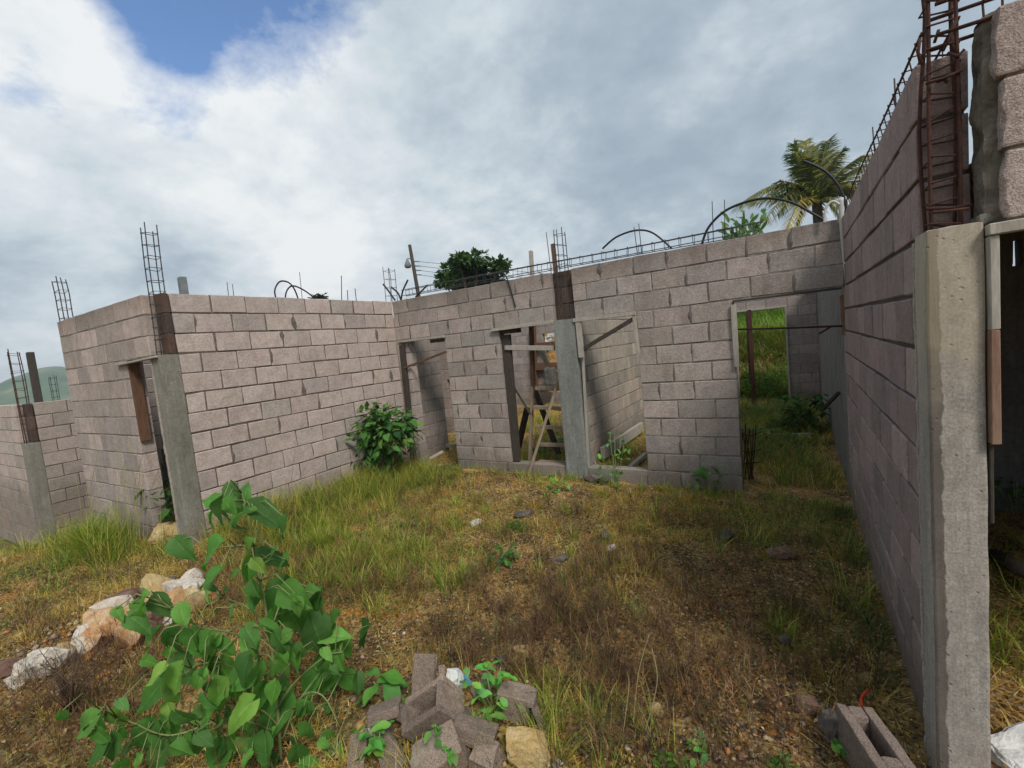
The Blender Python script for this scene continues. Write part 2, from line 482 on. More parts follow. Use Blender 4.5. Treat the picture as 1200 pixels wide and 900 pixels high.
def rough_box(mb, c, size, rot=None, cuts=5, amp=.006, erode=(0, 0, 0, 0, 0, 0), eamp=.0, round_=.012, seed=0., col=(.3, .27, .25), mi=0, shear=None):
    """a box with a subdivided, chipped surface; erode = depth of ragged wear on -x,+x,-y,+y,-z,+z"""
    bm = bmesh.new(); bmesh.ops.create_cube(bm, size=1.0)
    L = max(size)
    bmesh.ops.subdivide_edges(bm, edges=bm.edges[:], cuts=cuts, use_grid_fill=True)
    R = rot if rot is not None else Matrix.Identity(3)
    c = Vector(c); h = Vector(size) / 2
    off = Vector((seed * 3.1, seed * 1.3, -seed * 2.2))
    for v in bm.verts:
        p = Vector((v.co.x * size[0], v.co.y * size[1], v.co.z * size[2]))
        q = p.copy()
        # round edges
        inner = Vector([max(-h[i] + round_, min(h[i] - round_, p[i])) for i in range(3)])
        d = p - inner
        if d.length > 1e-6: q = inner + d.normalized() * min(d.length, round_)
        nn = mnoise.noise_vector(p * 9 + off)
        n2 = mnoise.noise_vector(p * 28 + off)
        q += nn * amp + n2 * amp * .5
        for i in range(6):
            if erode[i] > 0:
                ax = i // 2; sg = -1 if i % 2 == 0 else 1
                near = 1 if sg * p[ax] > h[ax] * .7 else 0
                if near:
                    e = .5 + .5 * mnoise.noise(p * 7 + off * 1.7) + .35 * mnoise.noise(p * 19 + off)
                    q[ax] -= sg * erode[i] * max(0, e)
        if shear: q.x += shear * q.z
        v.co = c + R @ q
    V = [v.co.copy() for v in bm.verts]; bm.verts.index_update()
    F = [[v.index for v in f.verts] for f in bm.faces]
    bm.free()
    mb.add(V, F, col, mi, False)


def rock_into(mb, c, size, rotz=0., seed=0., sub=3, rough=.34, col=(.4, .35, .3), mi=0, planes=5):
    bm = bmesh.new(); bmesh.ops.create_icosphere(bm, subdivisions=sub, radius=1.0)
    rr = random.Random(int(seed * 1000) + 5)
    pl = [(Vector((rr.gauss(0, 1), rr.gauss(0, 1), rr.gauss(0, 1))).normalized(), rr.uniform(.5, .85)) for _ in range(planes + 5)]
    off = Vector((seed * 7.7, -seed * 3.3, seed * 1.9))
    R = Matrix.Rotation(rotz, 3, 'Z')
    c = Vector(c)
    for v in bm.verts:
        p = v.co.copy()
        p *= 1 + rough * mnoise.noise(p * 1.6 + off) + rough * .45 * mnoise.noise(p * 4.2 + off) + rough * .2 * mnoise.noise(p * 9 + off)
        for n, d in pl:
            e = p.dot(n) - d
            if e > 0: p -= n * e * .93
        p *= 1 + .05 * mnoise.noise(p * 6 + off) + .03 * mnoise.noise(p * 15 + off)
        v.co = c + R @ Vector((p.x * size[0], p.y * size[1], p.z * size[2]))
    bm.verts.index_update()
    mb.add([v.co.copy() for v in bm.verts], [[v.index for v in f.verts] for f in bm.faces], col, mi, sub >= 3 and False)
    bm.free()


# ---------------------------------------------------------------- block walls
CRS = .205
PAL_A = [(0.474, 0.394, 0.361), (0.462, 0.382, 0.349), (0.486, 0.407, 0.372), (0.446, 0.373, 0.341), (0.469, 0.395, 0.359), (0.409, 0.354, 0.328)]
PAL_B = [(0.368, 0.314, 0.287), (0.347, 0.298, 0.273), (0.378, 0.324, 0.296), (0.333, 0.293, 0.27), (0.307, 0.281, 0.258), (0.389, 0.335, 0.307), (0.299, 0.261, 0.238)]
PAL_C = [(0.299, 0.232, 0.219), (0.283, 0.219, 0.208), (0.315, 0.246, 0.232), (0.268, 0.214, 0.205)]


def block_wall(mb, axis, u0, u1, face, back, ztop, rows, openings=(), pal=PAL_A, pitch=.385, phase=0., ch=.004, joint=.011, inset=.009, jit=.0025, mirror=False, skip=None, smear=0., smear_mi=1, vary=.075):
    """courses of separate chamfered blocks (slot 0) on a recessed mortar core (slot 1)"""
    v0, v1 = min(face, back), max(face, back)
    for k in range(rows):
        za, zb = ztop - (k + 1) * CRS, ztop - k * CRS
        segs = [(u0, u1)]
        for (a, b, lo, hi) in openings:
            if min(zb, hi) - max(za, lo) > CRS * .5:
                ns = []
                for s0, s1 in segs:
                    if b <= s0 or a >= s1: ns.append((s0, s1)); continue
                    if a > s0: ns.append((s0, a))
                    if b < s1: ns.append((b, s1))
                segs = ns
        org = u0 + phase - (k % 2) * pitch * .5
        for s0, s1 in segs:
            if s1 - s0 < .02: continue
            lo, hi = s0 + .004, s1 - .004
            zt = zb - joint / 2 - (.004 if k == 0 else 0); zl = za - joint / 2 if k < rows - 1 else za
            c = [0, 0, 0]; sz = [0, 0, 0]
            A = 0 if axis == 'x' else 1; B = 1 - A
            c[A] = (lo + hi) / 2; sz[A] = hi - lo
            c[B] = (v0 + v1) / 2; sz[B] = v1 - v0 - 2 * inset
            c[2] = (zt + zl) / 2; sz[2] = zt - zl
            mb.box(c, sz, mi=1)
            # joint positions
            i = math.floor((s0 - org) / pitch)
            cuts = [s0]
            while True:
                i += 1
                x = org + i * pitch + random.uniform(-.012, .012)
                if x >= s1 - .06: break
                if x > s0 + .06: cuts.append(x)
            cuts.append(s1)
            for a, b in zip(cuts[:-1], cuts[1:]):
                if skip and skip(k, (a + b) / 2): continue
                jl = 0 if a == s0 else joint * random.uniform(.35, .75)
                jr = 0 if b == s1 else joint * random.uniform(.35, .75)
                t = pal[min(len(pal) - 1, int(random.random() ** 1.15 * len(pal)))]
                f = random.uniform(1 - vary, 1 + vary)
                t = tuple(min(1, q * f * random.uniform(.985, 1.015)) for q in t)
                c = [0, 0, 0]; sz = [0, 0, 0]
                c[A] = (a + jl + b - jr) / 2; sz[A] = b - jr - a - jl
                dv = random.uniform(-.002, .002)
                c[B] = (v0 + v1) / 2 + dv; sz[B] = v1 - v0
                c[2] = (za + zb) / 2 + random.uniform(-.0015, .0015); sz[2] = CRS - joint * random.uniform(.85, 1.15)
                mb.box(c, sz, None, ch * random.uniform(.6, 2.), jit, t, 0)
                if smear and a > s0 and random.random() < smear:
                    fs = 1 if face > back else -1
                    hh = random.uniform(.04, .10); ww = random.uniform(.012, .032); zc = za + random.uniform(.05, .15); n8 = 11
                    ph = random.uniform(0, 50)
                    ring = []
                    for q in range(n8):
                        th = 6.283 * q / n8; rr = 1 + .55 * mnoise.noise(Vector((math.cos(th) * 1.7 + ph, math.sin(th) * 1.7, ph)))
                        p = [0, 0, 0]; p[A] = a + math.cos(th) * ww * rr; p[B] = face - fs * .002; p[2] = min(zb, max(za, zc + math.sin(th) * hh * rr)); ring.append(p)
                    p = [0, 0, 0]; p[A] = a; p[B] = face + fs * .0055; p[2] = zc
                    mb.add([p] + ring, [(0, 1 + q, 1 + (q + 1) % n8) if (fs < 0) == (axis == 'x') else (0, 1 + (q + 1) % n8, 1 + q) for q in range(n8)], (.3, .3, .3), smear_mi)


def wall_thing(label, loc, **kw):
    t = thing('block_wall', label, 'wall', loc)
    mats = kw.pop('mats')
    mb = MB(); block_wall(mb, **kw)
    mb.build('masonry', mats, t)
    return t


ZT = 2.60
MA = [M['blockA'], M['mortarA']]; MBm = [M['blockB'], M['mortarB'], M['mortarS']]; MC = [M['blockC'], M['mortarC']]

wA = wall_thing('long pale block wall of the left room, lit from the right behind the leafy bush', (-5.375, 3.7, 0),
                axis='y', u0=2.275, u1=5.285, face=-5.30, back=-5.45, ztop=ZT, rows=14, pal=PAL_A, mats=MA, phase=0., pitch=.378, smear=.25, jit=.0045, joint=.013)
OPB = [(-5.06, -4.335, -.3, 1.985), (-3.40, -2.56, .14, 1.985), (-2.28, -1.525, .14, 1.985), (-.535, .385, -.3, 1.985), (-2.565, -2.275, -1, 3)]
wB = wall_thing('weathered block wall at the back of the yard with two windows and two doorways', (-2.45, 5.36, 0),
                axis='x', u0=-5.30, u1=.395, face=5.29, back=5.44, ztop=ZT, rows=14, openings=OPB, pal=PAL_B, mats=MBm, phase=.30, pitch=.385, inset=.0062, ch=.003, joint=.014, smear=.62, smear_mi=2, jit=.004)
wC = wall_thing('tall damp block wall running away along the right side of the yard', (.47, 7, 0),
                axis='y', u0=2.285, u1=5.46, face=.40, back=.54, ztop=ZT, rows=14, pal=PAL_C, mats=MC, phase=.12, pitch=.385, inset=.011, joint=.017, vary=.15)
# further stretch of the same side wall beyond the back doorway: plastered grey
wC2 = thing('block_wall', 'grey smeared side wall inside the far room seen through the right doorway', 'wall', (.47, 8.6, 0))
mb = MB(); block_wall(mb, 'y', 5.465, 11.75, .405, .54, ZT, 14, pal=[(.23, .215, .20), (.2, .19, .18)], inset=.002); mb.build('masonry', [M['plaster'], M['plaster']], wC2)

OPD = [(-6.40, -5.49, -.4, 1.985)]
wD = wall_thing('front wall of the left room with a narrow doorway and a hanging brown board', (-7.1, 2.17, 0),
                axis='x', u0=-7.93, u1=-5.49, face=2.10, back=2.25, ztop=ZT, rows=15, openings=[(-6.08, -5.49, -.6, 1.985)], pal=PAL_B[:4] + PAL_A[:2], mats=MBm, phase=.2, inset=.004)
# wall inside the left room, ragged edge seen through the narrow doorway
wI = thing('block_wall', 'inner block wall with a ragged opening behind the narrow doorway', 'wall', (-7.85, 3.8, 0))
mb = MB()
for k in range(14):
    if k < 6: block_wall(mb, 'y', 2.262, 5.2, -7.78, -7.92, ZT - k * CRS, 1, pal=[(.27, .235, .21), (.235, .205, .185)], phase=(k % 2) * .19)
    else:
        ue = 3.00 - (k - 6) * .03 + random.uniform(-.012, .012)
        block_wall(mb, 'y', 2.262, ue, -7.78, -7.92, ZT - k * CRS, 1, pal=[(.27, .235, .21), (.235, .205, .185)], phase=(k % 2) * .19)
        block_wall(mb, 'y', 4.0, 5.2, -7.78, -7.92, ZT - k * CRS, 1, pal=[(.27, .235, .21), (.235, .205, .185)], phase=(k % 2) * .19)
mb.build('masonry', MBm, wI)
wJ = thing('block_wall', 'added backing wall, shade in its colour, beyond the ragged opening', 'wall', (-8.67, 3.8, 0))
mb = MB(); block_wall(mb, 'y', 2.65, 5.2, -8.6, -8.74, 1.5, 11, pal=[(.05, .047, .043), (.04, .04, .036)]); mb.build('masonry', [M['concreteD'], M['concreteD']], wJ)  # added dark wall closes the opening; its shade is in the colour

# neighbouring lower shell at far left
wE1 = wall_thing('low front wall of the neighbouring shell at the far left edge', (-11.4, 2.17, -.5),
                 axis='x', u0=-13.2, u1=-10.42, face=2.08, back=2.23, ztop=1.58, rows=12, pal=PAL_A, mats=MBm, inset=.004)
wE2 = wall_thing('side wall of the neighbouring shell beside the leaning column with rebar', (-10.3, 3.8, -.5),
                 axis='y', u0=2.26, u1=5.4, face=-10.2, back=-10.35, ztop=1.58, rows=12, pal=PAL_B[:3], mats=MA)

# rooms behind
wP = wall_thing('yellowish partition wall running back behind the second window', (-2.5, 7.5, 0),
                axis='y', u0=5.45, u1=9.6, face=-2.40, back=-2.54, ztop=ZT, rows=14, pal=[(.40, .345, .285), (.37, .32, .265), (.33, .295, .255), (.42, .365, .305)], mats=MBm, inset=.005)
wL = wall_thing('inner wall continuing behind the left corner doorway', (-5.38, 6.0, 0),
                axis='y', u0=5.45, u1=6.28, face=-5.31, back=-5.45, ztop=ZT, rows=14, pal=[(.31, .265, .235), (.28, .24, .215), (.26, .23, .21)], mats=MBm, inset=.005)
wL2 = wall_thing('brownish cross wall deep behind the left corner doorway', (-6.3, 7.6, 0),
                 axis='x', u0=-8.6, u1=-5.0, face=7.55, back=7.7, ztop=ZT, rows=14, openings=[(-6.25, -5.55, -.4, 1.2)], pal=[(.27, .215, .185), (.30, .25, .215)], mats=MBm, inset=.005)
OPR = [(-1.13, -.14, -.5, 1.99), (-6.02, -5.0, .3, 2.0)]
wR = wall_thing('rear wall of the far rooms pierced by a door opening onto green hillside', (-3.5, 11.67, 0),
                axis='x', u0=-8.6, u1=.40, face=11.6, back=11.75, ztop=ZT, rows=14, openings=OPR, pal=[(.30, .25, .235), (.27, .23, .22), (.32, .275, .255)], mats=MBm, inset=.004)

# rust stained block ends left bare above the poured columns
M['blockR'] = mat_block('block_rust_stained', stain=(.03, .016, .011), stain_amt=1., grain=.6)
RS = [(.12, .082, .065), (.085, .06, .05), (.17, .13, .11), (.10, .065, .05)]
b = MB(); block_wall(b, 'x', -2.563, -2.277, 5.375, 5.438, ZT, 3, pal=RS, pitch=.17, inset=.004); b.build('rust_stained_blocks', [M['blockR'], M['mortarC']], wB, )
b = MB(); block_wall(b, 'x', -5.478, -5.302, 2.205, 2.262, ZT, 3, pal=RS, pitch=.2, inset=.004); b.build('rust_stained_blocks', [M['blockR'], M['mortarC']], wD)
b = MB(); block_wall(b, 'x', -10.40, -10.21, 2.17, 2.245, 1.58, 3, pal=RS, pitch=.2, inset=.004); b.build('rust_stained_blocks', [M['blockR'], M['mortarC']], wE1)
# ---------------------------------------------------------------- formwork boards on the openings (parts of their walls)
def board(parent, p0, p1, w, h, mat, name='formwork_board', up=(0, 0, 1), label=None):
    b = MB(); b.bar(p0, p1, w, h, up); o = b.build(name, M[mat], parent)
    if label: o['label'] = label
    return o


yb = 5.272
# left corner doorway
board(wB, (-5.24, 5.262, 1.968), (-4.31, 5.262, 1.965), .05, .035, 'wood_grey', 'lintel_board')
board(wB, (-4.64, 5.36, 1.925), (-4.34, 5.36, 1.925), .10, .06, 'wood_dark', 'lintel_wedge')
board(wB, on(1, 5.30, 473, 404) , on(1, 5.30, 487, 545), .12, .09, 'wood_dark', 'door_post', (1, 0, 0))
board(wB, on(1, 5.27, 468, 404), on(1, 5.27, 474, 440), .03, .09, 'wood_grey', 'door_post', (1, 0, 0))
board(wB, on(1, 5.25, 474, 431), on(1, 5.25, 523, 412), .025, .03, 'wood_brown', 'brace_stick')
# first window
board(wB, (-3.50, 5.268, 1.972), (-2.56, 5.268, 1.985), .04, .04, 'wood_grey', 'lintel_board')
board(wB, (-3.47, 5.38, 1.935), (-3.13, 5.38, 1.935), .11, .06, 'wood_dark', 'lintel_wedge')
board(wB, on(1, 5.36, 593, 392), on(1, 5.36, 605, 540), .13, .055, 'wood_dark', 'jamb_board', (0, 1, 0))
board(wB, on(1, 5.33, 592, 407.5), on(1, 5.33, 650, 408), .04, .06, 'wood_grey', 'cross_board')
board(wB, on(1, 5.38, 599, 448), on(1, 5.38, 622, 486), .02, .025, 'wood_dark', 'brace_stick')
# second window
board(wB, on(1, 5.262, 672, 375.5), on(1, 5.262, 745, 367), .045, .045, 'wood_grey', 'lintel_board')
board(wB, on(1, 5.262, 677.5, 377), on(1, 5.262, 681.5, 419), .03, .07, 'wood_grey', 'jamb_board', (1, 0, 0))
board(wB, on(1, 5.262, 742.5, 369), on(1, 5.262, 748.5, 415), .03, .035, 'wood_grey', 'jamb_board', (1, 0, 0))
board(wB, on(1, 5.28, 680, 411), on(1, 5.28, 742, 374), .035, .045, 'wood_dark', 'brace_stick')
board(wB, on(1, 5.31, 683, 418), on(1, 5.31, 690, 552), .03, .03, 'wood_grey', 'jamb_board', (1, 0, 0))
# right doorway
board(wB, on(1, 5.28, 859.5, 357), on(1, 5.28, 863.5, 430), .04, .05, 'wood_grey', 'jamb_board', (1, 0, 0))
board(wB, (-.53, 5.284, 1.968), (.38, 5.284, 1.968), .03, .02, 'wood_dark', 'lintel_board')
board(wB, on(1, 5.40, 989, 346), on(1, 5.40, 991, 392), .07, .075, 'wood_red', 'jamb_board', (0, 1, 0), 'red brown board nailed to the right side of the doorway')
b = MB(); b.tube([on(1, 5.36, 861, 386), on(1, 5.36, 920, 384.5), on(1, 5.36, 987, 382)], .011, 6); b.build('cross_bar', M['rust'], wB)
b = MB(); b.tube([on(1, 5.33, 960, 391), on(1, 5.33, 975, 382)], .011, 6); b.build('cross_bar', M['rust'], wB)
# hanging board in the narrow doorway of the front left wall
board(wD, (-6.062, 2.155, 1.965), (-6.055, 2.155, 1.10), .03, .10, 'wood_brown', 'jamb_board', (0, 1, 0), 'dark brown board hanging inside the narrow doorway')
b = MB(); b.bar(on(1, 2.09, 138, 428), on(1, 2.09, 184, 418), .05, .02); b.build('lintel_board', M['wood_grey'], wD)
# rear wall
board(wR, (-1.14, 11.58, 2.0), (-.13, 11.58, 2.0), .04, .035, 'wood_grey', 'lintel_board')
board(wR, (-.155, 11.58, -.1), (-.155, 11.58, 1.99), .03, .035, 'wood_grey', 'jamb_board', (1, 0, 0))
b = MB(); b.bar(on(1, 11.5, 624.5, 380), on(1, 11.5, 628, 470), .12, .12, (1, 0, 0))
b.bar(on(1, 11.5, 622, 405), on(1, 11.5, 665, 402), .1, .14)
b.bar(on(1, 11.5, 622, 430), on(1, 11.5, 668, 428), .1, .2)
b.build('window_frame', M['wood_brown'], wR)

# ---------------------------------------------------------------- concrete columns
def column(label, mat, c, size, zt, zb, extra=None, seed=1., cuts=9):
    t = thing('concrete_column', label, 'column', (c[0], c[1], zb))
    mb = MB()
    n = 6
    hgt = (zt - zb) / n
    bm = MB()
    rough_box(bm, (c[0], c[1], (zt + zb) / 2), (size[0], size[1], zt - zb), None, 14, .004, round_=.010, seed=seed)
    bm.build('shaft', M[mat], t)
    return t


cC = column('tall beige concrete column at the near end of the damp right wall', 'concreteN', (.457, 2.185), (.148, .17), 1.99, -.30, seed=2)
cA = column('mossy grey concrete column at the corner of the left room', 'concreteL', (-5.39, 2.185), (.19, .175), 1.985, -.3, seed=3)
cB = column('green grey concrete column between the two windows', 'concreteM', (-2.42, 5.355), (.285, .19), 1.995, -.3, seed=4)
cE = column('weathered column at the corner of the neighbouring shell', 'concreteL', (-10.30, 2.17), (.20, .18), .96, -1.1, seed=5)
# mortar lip left by the formwork along the near column, and the damp stain beside it
b = MB()
for i in range(26):
    z0 = -.15 + i * .0815
    rough_box(b, (.3895 + random.uniform(-.002, .002), 2.275 + random.uniform(-.004, .004), z0 + .04), (.022, .016, .086), None, 3, .003, seed=i * .7, round_=.005)
b.build('mortar_lip', M['concrete'], cC)
b = MB()
for i in range(22):
    z0 = 0.0 + i * .09
    rough_box(b, (-5.476 + random.uniform(-.003, .003), 2.094, z0 + .045), (.03, .014, .094), None, 3, .003, seed=i * .9 + 30, round_=.004)
b.build('mortar_lip', M['concrete'], cA)


def smooth_path(P, n=6):
    P = [Vector(p) for p in P]; out = []
    for i in range(len(P) - 1):
        p0 = P[max(i - 1, 0)]; p1 = P[i]; p2 = P[i + 1]; p3 = P[min(i + 2, len(P) - 1)]
        for j in range(n):
            t = j / n
            out.append(.5 * ((2 * p1) + (p2 - p0) * t + (2 * p0 - 5 * p1 + 4 * p2 - p3) * t * t + (3 * p1 - p0 - 3 * p2 + p3) * t ** 3))
    out.append(P[-1]); return out


def cage(parent, base, top, sx, sy, nst, mat='rust', r=.006, lean=(0, 0), name='rebar', rs=.0035, jit=.006, axes=None):
    """four bars with ties round them, straight from base to top"""
    base = Vector(base); top = Vector(top)
    ex, ey = axes if axes else (Vector((1, 0, 0)), Vector((0, 1, 0)))
    cor = [(-1, -1), (1, -1), (1, 1), (-1, 1)]
    for q, (a, b_) in enumerate(cor):
        o = ex * a * sx / 2 + ey * b_ * sy / 2
        e = random.uniform(-.04, .05)
        d = (top - base).normalized()
        bend = Vector((random.uniform(-1, 1), random.uniform(-1, 1), random.uniform(-1, 1))) * jit
        bend2 = Vector((random.uniform(-1, 1), random.uniform(-1, 1), random.uniform(-1, 1))) * jit
        bm_ = MB()
        bm_.tube(smooth_path([base + o, base.lerp(top, .35) + o + bend, base.lerp(top, .7) + o + bend2, top + o + d * e + bend * 1.5], 3), r, 6)
        bm_.build('bar', M[mat], parent)
    for i in range(nst):
        t = (i + .6) / nst
        p = base.lerp(top, t)
        P = []
        tl = random.uniform(-.012, .012)
        for a, b_ in cor:
            P.append(p + ex * a * (sx / 2 + .005) + ey * b_ * (sy / 2 + .005) + (top - base).normalized() * (tl * a + random.uniform(-.006, .006) * (2.2 if r > .006 else 1)))
        P.append(P[0] + (P[1] - P[0]) * .15)
        bt = MB()
        bt.tube(P, rs, 5, smooth=False)
        bt.build('tie', M[mat], parent)


def cage_thing(label, base, top, sx, sy, nst, group='rebar cages standing out of the columns', **k):
    t = thing('rebar_cage', label, 'rebar', base, group)
    cage(t, base, top, sx, sy, nst, **k)
    return t


# column cages (things of their own: they stand out of the concrete)
cage_thing('tall rusty rebar cage rising from the near beige column', (.455, 2.225, 1.97), (.455, 2.225, 3.05),   .075, .075, 15, r=.0062, rs=.0036, jit=.014)
pt = on(0, -5.375, 174, 268)
cage_thing('tall bluish rebar cage on the mossy corner column of the left room', (-5.385, 2.185, 1.95), (pt.x, pt.y, pt.z), .10, .10, 11, mat='steel', r=.0055)
pt = on(1, 5.36, 656, 270)
cB_ = cage_thing('short dark rebar cage over the green grey column between the windows', (-2.42, 5.36, 1.97), (-2.42, 5.36, pt.z), .11, .10, 9, mat='steel', r=.0055)
p0 = on(1, 2.17, 74, 377); p1 = on(1, 2.17, 66, 328)
cage_thing('bluish rebar cage at the far left end of the front left wall', (-7.82, 2.17, 2.45), (-7.86, 2.17, p1.z), .16, .09, 6, mat='steel')
cage_thing('rusty rebar cage on the column of the neighbouring shell', (-10.30, 2.17, .92), (-10.33, 2.17, 2.40), .12, .11, 11, mat='rust', r=.0065)
p1 = depth_at(61, 440, 11)
cage_thing('small distant rebar cage behind the side wall of the neighbouring shell', depth_at(66, 470, 11), p1, .13, .1, 4, mat='steel')
cage_thing('thin distant rebar cage beyond the corner of the yard', depth_at(460, 362, 9.), depth_at(455.5, 314, 9.), .17, .13, 5, mat='steel')

# horizontal ring beam cages lying on the wall tops
def beam(label, a, b, n, r=.005, w=.09, h=.085, mat='steel'):
    t = thing('rebar_beam', label, 'rebar', a, 'rebar beams lying on the wall tops')
    a = Vector(a); b = Vector(b); d = (b - a).normalized()
    side = d.cross(Vector((0, 0, 1))).normalized(); up = side.cross(d)
    cage(t, a, b, w, h, n, mat=mat, r=r, axes=(side, up), jit=.01)
    return t


beam('long rebar beam lying along the top of the weathered back wall', (-5.1, 5.36, 2.70), (-.25, 5.365, 2.665), 34)
beam('rebar beam lying along the top of the damp right wall', (.47, 2.30, 2.66), (.47, 5.2, 2.66), 24, mat='rust', h=.08)
bF = beam('rebar beam running right from the near column over the broken block wall', (.43, 2.19, 2.66), (2.6, 2.19, 2.69), 9, r=.006, mat='rust', h=.095, w=.1)

# loose bars at the head of the near column
t = thing('bent_rebar', 'tangle of short bent rusty bars tied at the head of the near column', 'rebar', (.46, 2.2, 2.6))
b = MB()
hx = on(1, 2.2, 1080, 55)
for (a, c_, d_) in (((1078, 45), (1076, 62), (1080, 75)), ((1105, 60), (1113, 44), (1121, 22)), ((1095, 50), (1099, 38), (1100, 35)), ((1110, 62), (1122, 66), (1130, 58)),
                    ((1085, 98), (1105, 92), (1128, 82)), ((1098, 96), (1106, 93), (1110, 97)), ((1085, 245), (1110, 244), (1140, 240)), ((1088, 250), (1112, 247), (1135, 244))):
    yy = 2.14 + random.uniform(0, .05)
    b = MB(); b.tube([on(1, yy, *a), on(1, yy, *c_), on(1, yy, *d_)], .005, 6); b.build('bar', M['rust'], t)

# thin upright rods and lengths of conduit poking up from the walls
def rod(label, pts, r, mat, name='steel_rod', group='thin steel rods poking up from the wall tops', cat='rod'):
    b_ = MB(); b_.tube(pts, r, 6)
    return tag(b_.build(name, M[mat], None), label, cat, group)


for lab, ax, val, x0, y0, x1, y1 in [
    ('thin rod on the left wall just right of the grey post', 0, -5.37, 266, 331, 268, 348),
    ('short rod paired with the thin rod right of the grey post', 0, -5.37, 272.5, 333, 274, 348),
    ('tall thin rod above the black conduit hoops', 0, -5.37, 351, 319, 354.5, 353),
    ('thick dark rod near the right end of the left wall', 0, -5.37, 400, 323, 400.5, 356),
    ('short faint rod beside the thick dark rod', 0, -5.37, 407, 340, 408, 356),
    ('short thin rod farther from the thick dark rod', 0, -5.37, 416, 338, 418, 356),
    ('first of two rods standing inside the shallow conduit arch', 1, 5.37, 743, 266, 747, 298),
    ('second of two rods standing inside the shallow conduit arch', 1, 5.37, 748.5, 262, 752, 297),
    ('left rod standing before the wide conduit arch', 1, 5.37, 834.5, 236, 836, 283),
    ('right rod standing before the wide conduit arch', 1, 5.37, 849, 234, 849.5, 281),
    ('lone rod on the damp right wall nearest the near column', 0, .47, 1048, 92, 1050, 128),
    ('lone rod on the damp right wall nearest the palm', 0, .47, 1022.5, 149, 1025, 178),
    ('rust rod beside the timber stake behind the middle column', 1, 5.40, 640, 272, 646, 320),
]:
    rod(lab, [on(ax, val, x0, y0), on(ax, val, x1, y1)], .0045 if ax == 1 else (.006 if 'thick' in lab else .004), 'steel')


def conduit(label, ax, val, pix, r=.012, mat='plastic', dz=None):
    P = [on(ax, val + (dz[i] if dz else 0), *q) for i, q in enumerate(pix)]
    return rod(label, smooth_path(P), r, mat, 'conduit_pipe', 'bent conduits sticking out of the walls', 'conduit')


conduit('round black conduit hoop on the left wall', 0, -5.37, [(324, 352), (322, 340), (328, 330), (338, 331), (345, 339), (350, 352)], .010)
conduit('lower black conduit hoop bending right on the left wall', 0, -5.37, [(334, 352), (336, 341), (343, 335), (356, 340), (371, 351)], .010)
conduit('leftmost stub of cut conduit at the wall corner', 1, 5.37, [(463, 352), (456, 342), (449, 333)], .014)
conduit('middle curved stub of cut conduit at the wall corner', 1, 5.37, [(470, 352), (466, 343), (459, 337)], .014)
conduit('right curved stub of cut conduit at the wall corner', 1, 5.37, [(470, 352), (472, 341), (478, 328)], .013)
conduit('short stub of conduit at the foot of the utility pole', 1, 5.37, [(487, 348), (493, 342), (501, 334)], .012)
conduit('shallow black conduit arch on the back wall', 1, 5.38, [(706, 291.5), (722, 278), (745, 270), (765, 273), (787, 291)], .011)
conduit('wide black conduit arch on the back wall before the palm', 1, 5.38, [(822, 288), (830, 267), (850, 247), (880, 235), (905, 232.5), (930, 238), (952, 250), (966, 258)], .013)
conduit('black conduit curling up beside the palm at the right corner', 1, 5.38, [(991, 250), (991, 240), (984, 220), (970, 203), (955, 194), (941, 188.5)], .014)
conduit('grey white pipe fixed up the right corner of the yard', 1, 5.25, [(994, 340), (990, 300), (986.5, 262), (985.5, 232)], .022, 'pvc')
conduit('thin pale curved tube at the head of the corner pipe', 1, 5.24, [(966, 262), (968, 244), (976, 236), (984, 240)], .012, 'pvc')
conduit('dark cable hanging down the face of the back wall', 1, 5.275, [(577, 322), (590, 320), (597, 335), (604, 360)], .008)

# stakes and posts behind the walls
def stake(label, p0, p1, w, mat, name='timber_stake', group=None, cat='post'):
    b_ = MB(); b_.bar(p0, p1, w, w, (1, 0, 0))
    return tag(b_.build(name, M[mat], None), label, cat, group)


stake('square grey post standing behind the left wall', depth_at(217, 352, 5.6), depth_at(213, 325, 5.6), .075, 'pipe_grey')
stake('dark leaning post behind the neighbouring shell', depth_at(46, 474, 9.5), depth_at(35, 413, 9.5), .11, 'wood_dark')
stake('pale stake left of the middle column above the back wall', depth_at(624, 330, 7.5), depth_at(622, 294, 7.5), .055, 'wood_grey')
stake('brown stake behind the cage of the middle column', depth_at(652, 325, 7.5), depth_at(648, 286, 7.5), .06, 'wood_brown')
stake('dark rusty prop standing in the rear doorway', on(1, 10.9, 884, 480), on(1, 10.9, 878, 363), .075, 'rust', 'steel_prop')

# ---------------------------------------------------------------- broken wall at the right edge
M['mortarF'] = mat_simple('mortar_mossy', (.085, .07, .055), (.24, .205, .17), 18, .95, bump=1., bd=.015)
wF = thing('block_wall', 'rough broken block wall over the opening at the right edge', 'wall', (.9, 2.18, 0))
b = MB()
for k in range(3):
    za = ZT + .03 - (k + 1) * .216
    x0 = [.545, .560, .570][k]
    xs = [x0, x0 + .36 - k * .1, x0 + .78, x0 + 1.2, x0 + 1.6, x0 + 2.0]
    for i in range(5):
        a, c_ = xs[i] + (.005 if i else 0), xs[i + 1] - .004
        t = random.choice([(.37, .30, .275), (.355, .285, .262), (.385, .315, .288)])
        rough_box(b, ((a + c_) / 2, 2.177, za + .108), (c_ - a, .155, .208), None, 24 if i == 0 else 8, .0022, (.028 if i == 0 else 0, 0, .002, 0, .003, .003), seed=k * 3.3 + i, round_=.006, col=t)
    b.box(((.585 + 2.55) / 2, 2.183, za - .002), (1.97, .148, .024), None, .003, .002, (.3, .3, .3), 1)
b.box((1.58, 2.185, 2.3), (1.94, .10, .60), None, .004, 0, (.3, .3, .3), 1)
